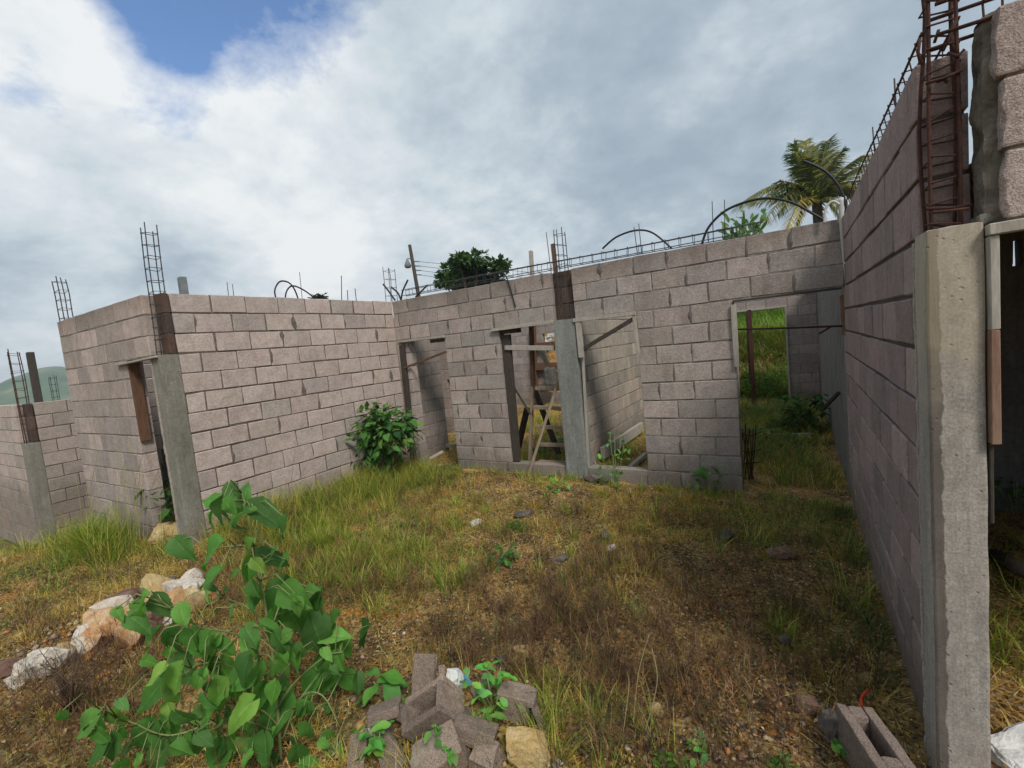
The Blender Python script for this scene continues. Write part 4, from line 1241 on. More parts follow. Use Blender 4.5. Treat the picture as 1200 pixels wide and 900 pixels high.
for lab, px, py, sz, mt in [
    ('purple grey flat stone near the far end of the damp wall', 918, 650, (.15, .10, .05), 'rockR'),
    ('dark flat stone left of the purple grey stone', 852, 629, (.12, .07, .05), 'rockG'),
    ('brown angular stone left of the hollow block', 943, 828, (.075, .05, .045), 'rockR'),
    ('grey stone in the middle of the right ground', 920, 752, (.05, .045, .035), 'rockG'),
    ('pale flaky stone beside the damp wall above the hollow block', 1017, 797, (.045, .035, .03), 'rockY'),
    ('grey broken lump touching the hollow block', 972, 856, (.09, .06, .05), 'rockG'),
    ('flat whitish stone in the straw before the back wall', 557, 614, (.11, .06, .03), 'rockW'),
    ('dark flat slab in the straw before the back wall', 614, 602, (.16, .07, .03), 'rockG'),
    ('white pebble stone near the middle of the yard', 717, 643, (.06, .04, .03), 'rockW'),
    ('dark stone just above the white pebble stone', 709, 629, (.09, .06, .04), 'rockG'),
    ('dark slab sunk in the brown weeds', 657, 656, (.11, .05, .03), 'rockG'),
    ('tan rounded stone in the weeds right of the rubble', 769, 833, (.055, .05, .04), 'rockY'),
    ('pale stone behind the rubble heap', 612, 764, (.06, .045, .04), 'rockY'),
    ('broken mortar lump at the foot of the green grey column', 696, 563, (.14, .08, .07), 'rockG'),
    ('orange clod before the left corner doorway', 553, 553, (.22, .10, .05), 'rockO'),
]:
    stone(lab, px, py, sz, mt, rot=px * .37, seed=px * .013 + py * .007, group=GY_, lift=.55)

# ---------------------------------------------------------------- rubble heap of broken blocks
def E3(rx, ry, rz): return Euler((math.radians(rx), math.radians(ry), math.radians(rz))).to_matrix()


CAM_YAW = math.degrees(_a)
GR = 'broken concrete blocks of the rubble heap'
TR = [(0.212, 0.166, 0.135), (0.175, 0.138, 0.113), (0.247, 0.193, 0.157)]


def chunk(label, px, py, zc, boxes, rot, er=.02, seed=1., name='broken_block', group=GR, cat='rubble', tone=0, d=None):
    """boxes: (offset, size) in the piece's own frame; x = photo right, y = away, z = up"""
    P = on(2, zc, px, py)
    R = E3(0, 0, CAM_YAW) @ E3(*rot)
    b_ = MB()
    for i, (o, s_) in enumerate(boxes):
        rough_box(b_, P + R @ Vector(o), s_, R, 16, .0035, (er * 1.3, er * 1.3, er * .3, er, .004, .004), seed=seed + i * 2.3, round_=.004, col=tuple(q * (.72 + .65 * ((seed * .37 + i * .21) % 1)) for q in TR[tone]))
    return tag(b_.build(name, M['rubble'], None), label, cat, group)


chunk('upright grooved piece of block at the back of the rubble heap', 497, 791, .19, [((0, 0, 0), (.12, .045, .19)), ((.045, .02, 0), (.03, .05, .18))], (-28, 6, 0), .012, 1.)
chunk('thin upright shard right beside the grooved piece', 517, 800, .17, [((0, 0, 0), (.045, .05, .14))], (-20, 10, 10), .012, 2., tone=2)
chunk('biggest hollow half block tilted in the middle of the heap', 507, 852, .15,
      [((0, 0, 0), (.24, .035, .16)), ((-.105, .07, 0), (.032, .12, .155)), ((.10, .07, 0), (.032, .12, .155)), ((0, .13, .0), (.24, .032, .15))], (22, -34, -10), .010, 3., tone=2)
chunk('flat slab of block at the left side of the heap', 451, 833, .13, [((0, 0, 0), (.16, .10, .05))], (-12, -6, 12), .014, 4.)
chunk('wedge of block under the left edge of the tilted half block', 478, 838, .12, [((0, 0, 0), (.09, .11, .07))], (-30, 35, 20), .012, 5., tone=1)
chunk('smooth flat brick sized piece at the right side of the heap', 557, 858, .14, [((0, 0, 0), (.19, .09, .075))], (-10, 14, -12), .006, 6., tone=2)
chunk('large pinkish block piece at the front of the heap', 515, 884, .11, [((0, 0, 0), (.22, .15, .12))], (18, -20, 12), .02, 7., tone=2)
chunk('rounded block piece at the front right of the heap', 569, 888, .08, [((0, 0, 0), (.14, .12, .10))], (10, 8, -25), .03, 8.)
chunk('half block with a pale broken face at the right of the heap', 606, 829, .10, [((0, 0, 0), (.15, .10, .11)), ((0, .01, .06), (.19, .12, .03))], (-6, 10, -14), .015, 9., tone=2)
chunk('dark chunk leaning on the right side of the pale faced half block', 631, 836, .07, [((0, 0, 0), (.05, .09, .12))], (-8, -18, 8), .018, 10., tone=1)
chunk('grey chunk lying behind the heap', 588, 778, .06, [((0, 0, 0), (.10, .08, .07))], (0, 12, 30), .03, 11., tone=1)
chunk('long grooved piece at the bottom left of the heap', 419, 884, .06, [((0, 0, 0), (.09, .16, .05)), ((.03, 0, .03), (.025, .16, .03))], (30, 4, 8), .01, 12.)
chunk('narrow piece in the shade at the lower left of the heap', 452, 862, .09, [((0, 0, 0), (.07, .10, .09))], (-25, -28, 15), .015, 13., tone=1)
chunk('slab piece at the bottom of the heap left of the pinkish piece', 461, 890, .05, [((0, 0, 0), (.11, .13, .06))], (20, -22, 30), .015, 14.)
chunk('small brown lump buried at the top of the heap', 497, 826, .13, [((0, 0, 0), (.08, .07, .06))], (10, 20, 40), .02, 15., tone=1)
chunk('broken corner piece hidden behind the white bag', 566, 812, .08, [((0, 0, 0), (.13, .09, .08))], (5, -12, 22), .025, 16., tone=1)
chunk('blocky lump supporting the heap from below', 533, 852, .04, [((0, 0, 0), (.2, .2, .10))], (0, 6, 20), .02, 17., tone=1)
stone('little orange stone at the left of the heap', 424, 853, (.035, .03, .03), 'rockO', seed=20.3, group=None)
stone('little cream stone next to the little orange stone', 438, 856, (.03, .03, .035), 'rockW', seed=21.3, group=None)

# crumpled white bag
t = thing('plastic_bag', 'crumpled white plastic bag with a teal corner stuck in the rubble', 'bag', on(2, .1, 535, 800))
def crumple(c, size, seed, planes=9):
    b_ = MB(); rock_into(b_, c, size, .5, seed, 4, .42, planes=planes); return b_
P = on(2, .16, 533, 796)
crumple(P, (.072, .06, .078), 31., 14).build('bag_body', M['bag'], t)
P = on(2, .15, 546, 798)
crumple(P, (.034, .04, .04), 32.).build('printed_corner', M['bagblue'], t)

# hollow block lying by the damp wall
def hollow():
    zt = .155
    A_, B_, C_, D_ = [on(2, zt, *q) for q in ((985, 832), (1021, 826), (1070, 893), (1030, 902))]
    c = (A_ + B_ + C_ + D_) / 4
    d = ((C_ - B_) + (D_ - A_)); d.z = 0; d.normalize()
    R = Matrix((d, Vector((0, 0, 1)).cross(d), Vector((0, 0, 1)))).transposed()
    L = ((C_ - B_).length + (D_ - A_).length) / 2; W = ((B_ - A_).length + (C_ - D_).length) / 2
    W = max(W, .13); L = max(L, .30)
    H = .19; t_ = .040
    b_ = MB(); cz = zt - H / 2
    col = (.205, .16, .138)
    k = dict(cuts=9, amp=.003, round_=.008, col=col)
    side = Vector((0, W / 2 - t_ / 2, 0)); end = Vector((L / 2 - t_ * .8, 0, 0))
    cc = Vector((c.x, c.y, cz))
    for sg in (-1, 1):
        rough_box(b_, cc + R @ (side * sg), (L, t_, H), R, seed=40 + sg, erode=(.01, .03 if sg > 0 else .012, 0, 0, 0, .006), **k)
        rough_box(b_, cc + R @ (end * sg), (t_ * 1.6, W - t_ * 1.9, H - .004), R, seed=43 + sg, erode=(0, .02 if sg > 0 else 0, 0, 0, 0, .006), **k)
    return tag(b_.build('hollow_block', M['rubble'], None), 'whole hollow concrete block lying with its slot upward beside the near column', 'block')


hollow()
# hardened cement chunk at the foot of the opening at right
b = MB(); P = on(2, .03, 1184, 884)
rough_box(b, (P.x + .06, P.y + .05, .0), (.26, .2, .10), E3(4, -8, 30), 12, .014, (.03, .03, .03, .03, 0, .02), seed=51, round_=.02)
tag(b.build('cement_chunk', M['sack'], None), 'whitish chunk of hardened cement at the foot of the near column', 'rubble')
b = MB(); b.tube([on(2, .05, 1168, 652), on(2, .08, 1186, 662), on(2, .10, 1215, 676)], [.05, .045, .05], 8)
tag(b.build('log', M['bark'], None), 'rotten log lying on the ground of the dark room', 'log')
b = MB(); b.tube([on(2, .02, 1157, 655), on(2, .1, 1163, 700), on(2, .03, 1171, 740)], .006, 6)
b = MB(); b.bar(on(0, 1.5, 1167, 449), on(0, 1.9, 1212, 466), .03, .03)
tag(b.build('stick', M['wood_dark'], None), 'black stick leaning across the dark room', 'stick')
b = MB(); b.tube(smooth_path([on(2, .02, 1018, 808), on(2, .03, 1011, 815), on(2, .03, 1009, 824), on(2, .02, 1013, 829)], 3), .006, 5)
tag(b.build('red_ribbon', mat_simple('red_plastic', (.55, .04, .02), (.7, .08, .03), 20, .5, bump=0), None), 'scrap of bright red plastic behind the hollow block', 'scrap')

# ---------------------------------------------------------------- ladder, sticks and boards in the openings
t = thing('wooden_ladder', 'homemade brown wooden ladder leaning inside the first window', 'ladder', (-2.8, 5.6, 0))
yl = 5.62
board(t, on(1, yl, 624, 452), on(1, yl, 621, 545), .035, .06, 'wood_tan', 'rail', (0, 1, 0))
board(t, on(1, yl, 622.5, 382), on(1, yl, 625, 452), .045, .07, 'wood_brown', 'rail', (0, 1, 0))
board(t, on(1, yl + .03, 655, 382), on(1, yl + .03, 672, 545), .035, .07, 'wood_brown', 'rail', (0, 1, 0))
for (xa, ya, xb, yb2) in ((628, 455, 668, 453), (626, 477, 668, 479.5), (628, 500, 669, 501.5), (631, 520.5, 672, 522), (632, 541, 672, 543)):
    board(t, on(1, yl - .045, xa, ya), on(1, yl - .045, xb, yb2), .06, .045, 'wood_tan', 'rung')
board(t, on(1, yl + .3, 626, 455), on(1, yl + .3, 655, 532), .05, .07, 'wood_dark', 'rear_leg')
t2 = tag(board(None, on(1, 5.9, 633, 411), on(1, 5.9, 642, 428), .03, .06, 'wood_grey', 'wood_offcut'), 'short pale board slanting inside the first window', 'board')
t2 = tag(board(None, on(1, 5.08, 612.5, 577), on(1, 5.42, 659, 432), .045, .035, 'wood_tan', 'leaning_stick'), 'long brown stick leaning through the first window over the sill', 'stick')
t2 = tag(board(None, on(1, 6.2, 618, 478), on(1, 6.2, 607, 525), .09, .07, 'wood_dark', 'leaning_plank'), 'black rotten plank leaning inside the first window', 'board')
# boards seen through the second window
t2 = tag(board(None, on(0, -2.33, 706, 531), on(0, -2.33, 752, 500), .06, .16, 'wood_grey', 'leaning_plank'), 'mossy grey plank lying against the partition behind the second window', 'board')
t2 = tag(board(None, on(1, 5.75, 738, 548), on(1, 6.3, 757, 532), .06, .05, 'wood_grey', 'leaning_plank'), 'pale plank end inside the sill of the second window', 'board')
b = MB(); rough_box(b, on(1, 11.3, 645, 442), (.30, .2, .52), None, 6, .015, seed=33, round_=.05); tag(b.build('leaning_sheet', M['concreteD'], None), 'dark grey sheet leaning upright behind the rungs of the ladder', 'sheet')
for i, (px, py, sx) in enumerate(((633, 388, .5), (645, 392, .4), (643, 399, .45))):
    b = MB(); rough_box(b, on(1, 13.0, px, py), (sx * .6, .2, .2), E3(0, 12 * i - 8, 20), 5, .02, (.05, .05, 0, 0, 0, .04), seed=60 + i, col=(.5, .5, .5))
    tag(b.build('pale_block', M['sack'], None), ['leftmost pale rubble block seen through the rear window', 'rightmost pale rubble block seen through the rear window', 'lowest pale rubble block seen through the rear window'][i], 'rubble')
# heap of earth under the rear window so that the pale blocks rest on it
b = MB(); rock_into(b, (on(1, 13.0, 640, 440).x, 13.3, .6), (1.6, .8, 1.45), .1, 77., 4, .2); tag(b.build('earth_heap', M['earth'], None), 'heap of earth outside the rear window', 'heap')

# corner doorway: white scrap and plank on the threshold
b = MB(); b.bar(on(2, .12, 503, 538), on(2, .2, 519, 529), .06, .03); tag(b.build('pale_stick', M['wood_grey'], None), 'short pale stick at the threshold of the left corner doorway', 'stick')
b = MB(); b.bar(on(2, .10, 517, 522), on(2, .10, 536, 522), .08, .06); tag(b.build('threshold_board', M['wood_grey'], None), 'grey board lying across the left corner doorway', 'board')
# rusty wire bundle and shrub in the right doorway
t = thing('rusty_mesh', 'rusty bundle of tie wire standing against the left jamb of the right doorway', 'wire', on(1, 5.5, 876, 560))
b = MB()
for i in range(9):
    a = on(1, 5.5 + random.uniform(0, .15), 870 + random.uniform(0, 14), 562); c_ = on(1, 5.5 + random.uniform(0, .15), 868 + random.uniform(0, 18), 492 + random.uniform(0, 20))
    b = MB(); b.tube([a, (a + c_) / 2 + Vector((random.uniform(-.02, .02), 0, 0)), c_], .006, 5); b.build('wire_strand', M['rust'], t)
for yy in (510, 530, 545):
    b = MB(); b.tube([on(1, 5.5, 868, yy - 2), on(1, 5.55, 880, yy + random.uniform(-3, 3)), on(1, 5.6, 892, yy - 4)], .006, 5); b.build('wire_strand', M['rust'], t)
board_ = MB(); board_.bar(on(2, -.02, 878, 510), on(2, -.02, 951, 509.5), .07, .05); tag(board_.build('floor_board', M['wood_grey'], None), 'pale board lying across the floor of the far room', 'board')
board_ = MB(); board_.bar((-1.12, 11.5, -.1), (-.16, 11.5, -.1), .12, .08); tag(board_.build('door_sill', M['sack'], None), 'pale sill in the rear doorway', 'sill')
tag(board(None, on(0, .38, 983, 460), on(1, 6.3, 962, 482), .035, .03, 'wood_dark', 'leaning_stick'), 'black stick leaning on the side wall behind the right doorway', 'stick')


# ---------------------------------------------------------------- plants
def leaf(mb, base, tip, nrm, width, col, droop=.25, fold=.22, teeth=True, nu=8, heart=True, vein=.0):
    base = Vector(base); tip = Vector(tip); ax = tip - base; L = ax.length; ax.normalize()
    n = Vector(nrm); n = (n - ax * n.dot(ax)).normalized(); sd = ax.cross(n)
    V = []; F = []
    nv = 9 if vein else 5
    wob = random.uniform(-.3, .3); ph = random.uniform(0, 6); roll = random.uniform(-.25, .25)
    for i in range(nu + 1):
        t = i / nu
        if heart: prof = (1 - (1 - min(1, t / .28)) ** 2.4) * (1 - max(0, (t - .28) / .72) ** 1.55) if t < 1 else 0
        else: prof = math.sin(math.pi * (t * .96 + .02)) ** .9
        prof = max(prof, .03 if t > .5 else .12)
        if teeth: prof *= 1 + .035 * (1 if i % 2 else -1) * (0 if i in (0, nu) else 1)
        c = base + ax * (t * L) - n * (droop * L * t * t) + sd * (wob * L * .15 * math.sin(t * 2.5))
        for j in range(nv):
            s = (-1, -.72, -.42, -.05, 0, .05, .42, .72, 1)[j] if vein else (j / (nv - 1) - .5) * 2
            w = s * prof * width / 2
            back = -.16 * L * abs(s) ** 1.5 * max(0, 1 - t * 1.6) if heart else 0
            z = abs(s) * prof * width * fold * .5 + .035 * L * math.sin(t * 5 + ph * 2) * s + .055 * L * math.sin(t * 9 + ph) * s * abs(s) + roll * w
            if vein: z += vein * L * (abs(math.sin((t * 5.5 - abs(s) * 1.5) * math.pi)) - .5) * (1 - .5 * abs(s)) + vein * L * min(1, abs(s) * 5) * .9
            V.append(c + sd * w + n * z + ax * back)
    for i in range(nu):
        for j in range(nv - 1):
            a = i * nv + j
            F.append((a, a + 1, a + nv + 1, a + nv))
    if vein:
        rib = [F[q] for q in range(len(F)) if q % (nv - 1) in (3, 4)]; rest = [F[q] for q in range(len(F)) if q % (nv - 1) not in (3, 4)]
        o = mb.n; mb.add(V, rest, col, 0, True)
        for f_ in rib: mb.f.append([q + o for q in f_]); mb.c.append(tuple(min(1, q * 1.25 + .01) for q in col)); mb.mi.append(0); mb.smooth.append(True)
    else: mb.add(V, F, col, 0, True)


def plane_pt(px, py, base, off=0.):
    n = Vector((base.x, base.y, 0)).normalized()
    d = ray(px, py)
    return CAMP + d * (((base - CAMP).dot(n) + off) / d.dot(n))


LEAFC = [(.075, .205, .035), (.095, .245, .04), (.06, .165, .033), (.125, .285, .055), (.085, .20, .05)]
base = Vector((-2.07, 1.01, g1(-2.07, 1.01)))
wp = thing('broadleaf_weed', 'tall broad leaved green weed in the left foreground', 'plant', base)
stems = [[(330, 896), (326, 840), (322, 790), (316, 740), (305, 680), (297, 640), (290, 600), (283, 577)],
         [(322, 790), (280, 745), (235, 735), (190, 705), (177, 692)], [(330, 860), (270, 842), (200, 862), (150, 845), (112, 842)],
         [(322, 800), (345, 770), (362, 735), (375, 724)], [(316, 745), (295, 715), (262, 700)], [(325, 830), (345, 800), (380, 770), (402, 764)],
         [(330, 870), (352, 818), (378, 815), (398, 852)], [(326, 850), (300, 830), (260, 850), (228, 862)], [(322, 790), (290, 790), (250, 775), (205, 795)],
         [(297, 640), (306, 612), (314, 606)], [(297, 640), (270, 640), (246, 645)], [(330, 896), (370, 890), (392, 880)], [(316, 740), (330, 700), (322, 690)],
         [(262, 700), (250, 690), (244, 688)], [(305, 680), (310, 660), (322, 655)]]
mb = MB()
soff = []
for i, s_ in enumerate(stems):
    o0 = 0; o1 = random.uniform(-.22, .22) if i else .03
    soff.append(o1)
    pts = [plane_pt(*q, base, o1 * (k_ / (len(s_) - 1))) for k_, q in enumerate(s_)]
    r0 = .0085 if i == 0 else .0048
    pp = smooth_path(pts, 4)
    mb.tube(pp, [r0 * (1 - .55 * k_ / (len(pp) - 1)) for k_ in range(len(pp))], 6)
SP = [p for p in mb.v]; stem_mb = mb
# leaves: pixel centre, length in px, tip direction in the photo (degrees, 0 right, 90 down)
LV = [(257, 597, 44, 120), (272, 580, 34, 60), (286, 580, 30, -70), (250, 587, 30, 190), (312, 606, 52, 35), (268, 612, 40, 80), (242, 649, 44, 150), (318, 654, 50, 15), (292, 668, 30, 95), (245, 675, 28, 140), (243, 695, 30, 95),
      (303, 663, 26, 70), (325, 708, 66, 95), (347, 700, 46, 20), (318, 738, 46, 110), (342, 725, 40, 60), (163, 710, 42, 140), (190, 712, 42, 40), (178, 748, 26, 110), (205, 750, 30, 60), (248, 770, 66, 115), (226, 755, 34, 60), (262, 790, 40, 80),
      (205, 800, 50, 110), (176, 816, 50, 130), (218, 785, 38, 40), (100, 850, 42, 130), (113, 886, 36, 140), (138, 842, 30, 40), (120, 862, 26, 70), (170, 866, 44, 95), (196, 862, 46, 80), (185, 888, 38, 100), (240, 842, 50, 130), (232, 872, 28, 90),
      (275, 868, 46, 110), (258, 815, 36, 60), (375, 745, 50, 75), (402, 755, 44, 40), (390, 742, 36, -20), (385, 790, 52, 100), (362, 805, 44, 120), (398, 775, 32, 80), (300, 790, 36, 110), (285, 800, 32, 150), (278, 840, 52, 140), (322, 842, 78, 95), (348, 830, 56, 70),
      (388, 850, 44, 90), (408, 868, 30, 80), (392, 888, 32, 110), (350, 885, 34, 100), (285, 885, 46, 120), (310, 880, 44, 80), (255, 890, 40, 100), (410, 800, 34, 60), (345, 775, 32, 90), (302, 760, 32, 110), (330, 780, 26, 60), (360, 860, 44, 110),
      (215, 845, 34, 60), (300, 820, 40, 130), (265, 760, 30, 20), (372, 715, 26, 80), (412, 835, 28, 70), (270, 720, 26, 120), (355, 760, 26, 130)]
SPV = np.array(SP)
mb = MB(); pm = stem_mb
extra = []
for (px, py, ln, ang) in LV:       # younger leaves beside the big ones
    for _ in range(2 if py > 680 else 1): extra.append((px + random.uniform(-30, 30), py + random.uniform(-20, 28), random.uniform(16, 34), random.uniform(20, 160)))
for (px, py, ln, ang) in LV + extra:
    off = random.uniform(-.20, .16)
    c = plane_pt(px, py, base, off)
    sc = (c - CAMP).dot(CF) / FPX
    a = math.radians(ang + random.uniform(-14, 14))
    d = (CR * math.cos(a) - CU * math.sin(a) + CF * random.uniform(-.45, .35)).normalized()
    L = ln * sc * random.uniform(.78, 1.1)
    nrm = (Vector((0, 0, 1)) * 1.0 - CF * random.uniform(.2, 1.0) + CR * random.uniform(-.6, .6))
    colr = random.choice(LEAFC); f = random.uniform(.75, 1.35); colr = tuple(q * f for q in colr)
    if random.random() < .08: colr = (colr[0] * 1.8, colr[1] * 1.35, colr[2] * 1.3)
    b0 = c - d * L * .45
    leaf(mb, b0, c + d * L * .55, nrm, L * random.uniform(.62, .78), colr, droop=random.uniform(.1, .55), fold=random.uniform(.1, .7), nu=16, vein=.03)
    near = SPV[np.argmin(((SPV - np.array(b0)) ** 2).sum(1))]
    nb = Vector(near)
    if (nb - b0).length < .45:
        pm.tube([nb, nb.lerp(b0, .5) + Vector((0, 0, .25 * (nb - b0).length)), b0 + d * L * .04], [.0028, .0022, .0016], 5)
stem_mb.build('stem', M['stem'], wp)
mb.build('foliage', M['leaf'], wp)


def sprig(label, px, py, hpx, n, name='weed_sprout', z=.05, col=1.25, stem=True, ln=(14, 24), spread=.5):
    bs = on(2, z, px, py)
    t_ = thing(name, label, 'plant', bs)
    sm = MB(); fm = MB()
    sc = (bs - CAMP).dot(CF) / FPX
    top = bs + Vector((random.uniform(-.1, .1), random.uniform(-.1, .1), 1)) * hpx * sc
    for k_ in range(max(1, n // 5)):
        tp = bs.lerp(top, random.uniform(.6, 1)) + Vector((random.uniform(-1, 1), random.uniform(-1, 1), 0)) * hpx * sc * spread * .5
        sm.tube([bs, bs.lerp(tp, .5) + Vector((0, 0, .01)), tp], .0028, 5)
    for k_ in range(n):
        t = random.uniform(.25, 1)
        p = bs.lerp(top, t) + Vector((random.uniform(-1, 1), random.uniform(-1, 1), 0)) * hpx * sc * spread * .55
        a = random.uniform(0, 6.28); d = Vector((math.cos(a), math.sin(a), random.uniform(-.6, .2))).normalized()
        L = random.uniform(*ln) * sc
        c_ = random.choice(LEAFC); c_ = tuple(q * col * random.uniform(.8, 1.2) for q in c_)
        leaf(fm, p, p + d * L, (0, 0, 1), L * random.uniform(.45, .65), c_, nu=6, heart=False, teeth=False)
    sm.build('stem', M['stem'], t_); fm.build('foliage', M['leaf'], t_)
    return t_


sprig('light green sprout growing out of the right half of the rubble', 580, 842, 66, 40, col=1.9, ln=(10, 21), spread=.75)
sprig('drooping green sprig standing left of the grooved block piece', 449, 822, 40, 10, ln=(20, 32))
sprig('fresh green sprout before the bottom left rubble pieces', 443, 893, 44, 18, col=1.5)
sprig('tiny sprout before the pinkish block piece', 530, 893, 26, 7, z=.12, ln=(10, 18))
sprig('small sprout growing through the tilted half block', 512, 868, 22, 7, z=.2, ln=(8, 14))
sprig('bright little weed in the orange gravel near the bottom edge', 822, 886, 18, 14, z=-.02, col=1.6, ln=(10, 16), spread=1.2)
sprig('small bright weed touching the left side of the hollow block', 979, 880, 16, 8, z=-.02, col=1.3, ln=(8, 13), spread=1.)
sprig('dusty green weed in the middle of the yard', 588, 664, 24, 30, z=0, col=.8, ln=(8, 13), spread=1.3)
sprig('green weed at the foot of the back wall left of the right doorway', 827, 573, 26, 16, z=0, ln=(7, 12), spread=.8)
sprig('straggly weed growing up the sill of the second window', 722, 580, 75, 30, z=-.02, ln=(5, 9), spread=.4)
sprig('low green weed at the foot of the green grey column', 652, 578, 18, 22, z=0, col=1.4, ln=(6, 10), spread=1.5)
sprig('dark shrub by the side wall inside the right doorway', 945, 505, 45, 90, 'dark_shrub', z=-.05, col=.5, ln=(8, 14), spread=.9)
sprig('leafy weed inside the narrow doorway of the left room', 205, 612, 50, 60, 'dark_shrub', z=.1, col=.6, ln=(8, 16), spread=1.)
sprig('pale green weed inside the dark room at the right', 1190, 600, 40, 40, z=.0, col=.6, ln=(6, 11), spread=1.1)


def bush(label, name, cx, cy, z, rx, ry, rz, n, ln, cols, mul=1., stems_=10, cat='shrub'):
    t_ = thing(name, label, cat, (cx, cy, z)); sm = MB(); fm = MB()
    lobes = [(random.uniform(-.55, .55), random.uniform(-.55, .55), random.uniform(.35, .85), random.uniform(.35, .55)) for _ in range(9)]
    for l in lobes[:stems_]:
        sm.tube(smooth_path([(cx, cy, z - .03), (cx + l[0] * rx * .5, cy + l[1] * ry * .5, z + rz * l[2] * .5), (cx + l[0] * rx, cy + l[1] * ry, z + rz * l[2])], 4), .006, 5)
    for k_ in range(n):
        l = random.choice(lobes)
        v = Vector((random.gauss(0, 1), random.gauss(0, 1), random.gauss(0, 1))).normalized() * random.uniform(.3, 1.25)
        p = Vector((cx + (l[0] + v.x * l[3]) * rx, cy + (l[1] + v.y * l[3]) * ry, z + (l[2] + v.z * l[3] * .62) * rz))
        if p.z < z: p.z = z + .01
        d = (v + Vector((random.uniform(-.6, .6), random.uniform(-.6, .6), random.uniform(-.9, .2)))).normalized()
        L = random.uniform(*ln); c_ = random.choice(cols); f = random.uniform(.75, 1.25) * mul
        leaf(fm, p, p + d * L, v + Vector((0, 0, .8)), L * random.uniform(.6, .8), tuple(q * f for q in c_), nu=6, teeth=False)
    sm.build('stem', M['stem_brown'], t_); fm.build('foliage', M['leaf'], t_)
    return t_


bush('dense dark green leafy bush against the pale left wall', 'leafy_bush', -4.88, 4.50,   .05, .40, .42, 1.08, 620, (.06, .14), [(.05, .145, .03), (.07, .18, .035), (.09, .22, .045), (.03, .09, .025), (.14, .24, .05)])


def grass_stalks(label, pts, col, name='seeding_grass'):
    t_ = thing(name, label, 'grass', pts[0][0]); sm = MB()
    for p0, p1, p2 in pts:
        sm = MB(); P = smooth_path([p0, p1, p2], 6)
        sm.tube(P, [.0018] * (len(P) - 1) + [.001], 4, col)
        if name == 'seeding_grass':   # feathery seed head on the last part of the stalk
            for q in range(26):
                t = random.uniform(.72, 1); i0 = min(int(t * (len(P) - 1)), len(P) - 2); a = P[i0].lerp(P[i0 + 1], t * (len(P) - 1) - i0)
                d = ((P[-1] - P[-3]).normalized() + Vector((random.uniform(-.6, .6), random.uniform(-.6, .6), random.uniform(-.2, .3)))).normalized()
                sd = d.cross(Vector((.3, .5, .1))).normalized() * .0012
                sm.add([a - sd, a + sd, a + d * random.uniform(.012, .03)], [(0, 1, 2)], col)
        sm.build('stalk', M['grass'], t_)
    return t_


# tall seeding stalks by the front left wall and by the left wall
P_ = []
for i in range(22):
    px = random.uniform(95, 190); b0 = on(1, random.uniform(1.6, 1.95), px, 635)
    h = random.uniform(.45, 1.0); a = random.uniform(-.5, .5)
    P_.append((b0, b0 + Vector((a * .15, .05, h * .6)), b0 + Vector((a * .6, .1, h))))
grass_stalks('tall thin seeding grass stalks before the front left wall', P_, (.36, .33, .14))
P_ = []
for (bx, by, mx, my, tx, ty, yy) in [(337, 640, 338, 600, 345, 530, 2.5), (330, 640, 333, 605, 336, 560, 2.5), (345, 640, 340, 600, 343, 572, 2.6), (335, 640, 325, 610, 315, 585, 2.6), (430, 660, 425, 630, 419, 600, 2.9),
                                     (330, 640, 365, 588, 400, 574, 2.6), (350, 620, 385, 600, 420, 598, 3.0)]:
    P_.append((on(1, yy, bx, by), on(1, yy, mx, my), on(1, yy, tx, ty)))
grass_stalks('reddish dry seed stalks standing before the pale left wall', P_, (.34, .2, .1))
P_ = [(on(1, 1.75, 742, 850), on(1, 1.78, 748, 790), on(1, 1.8, 760, 745)), (on(1, 1.75, 730, 860), on(1, 1.8, 737, 805), on(1, 1.8, 735, 790)), (on(1, 1.6, 755, 860), on(1, 1.6, 770, 800), on(1, 1.6, 764, 760))]
grass_stalks('single long pale stalks among the dark weeds right of the rubble', P_, (.42, .34, .2))
P_ = [(on(1, 1.5, 400, 830), on(1, 1.5, 425, 795), on(1, 1.5, 440, 742)), (on(1, 1.55, 408, 790), on(1, 1.55, 430, 779), on(1, 1.55, 447, 780)), (on(1, 1.45, 430, 850), on(1, 1.45, 445, 830), on(1, 1.45, 456, 812)), (on(1, 1.6, 405, 768), on(1, 1.6, 425, 766), on(1, 1.6, 438, 772))]
grass_stalks('broad yellow straws arching left of the rubble heap', P_, (.5, .38, .1), 'yellow_straw')
# dead shrub twigs at lower left
t = thing('dead_shrub', 'brown leafless dead weed before the white boulder', 'plant', on(2, .1, 82, 830))
b = MB(); bs = on(2, .08, 84, 835)
for i in range(26):
    a = random.uniform(0, 6.28); h = random.uniform(.12, .34); rr = random.uniform(.03, .16)
    q = bs + Vector((math.cos(a) * rr, math.sin(a) * rr, h)); m_ = bs.lerp(q, .5) + Vector((random.uniform(-.03, .03), random.uniform(-.03, .03), .03))
    b.tube([bs, m_, q], [.003, .0025, .0012], 4)
    for j in range(3):
        s0 = m_.lerp(q, random.random()); b.tube([s0, s0 + Vector((random.uniform(-.05, .05), random.uniform(-.05, .05), random.uniform(.01, .07)))], .0014, 4)
b.build('twigs', M['stem_brown'], t)


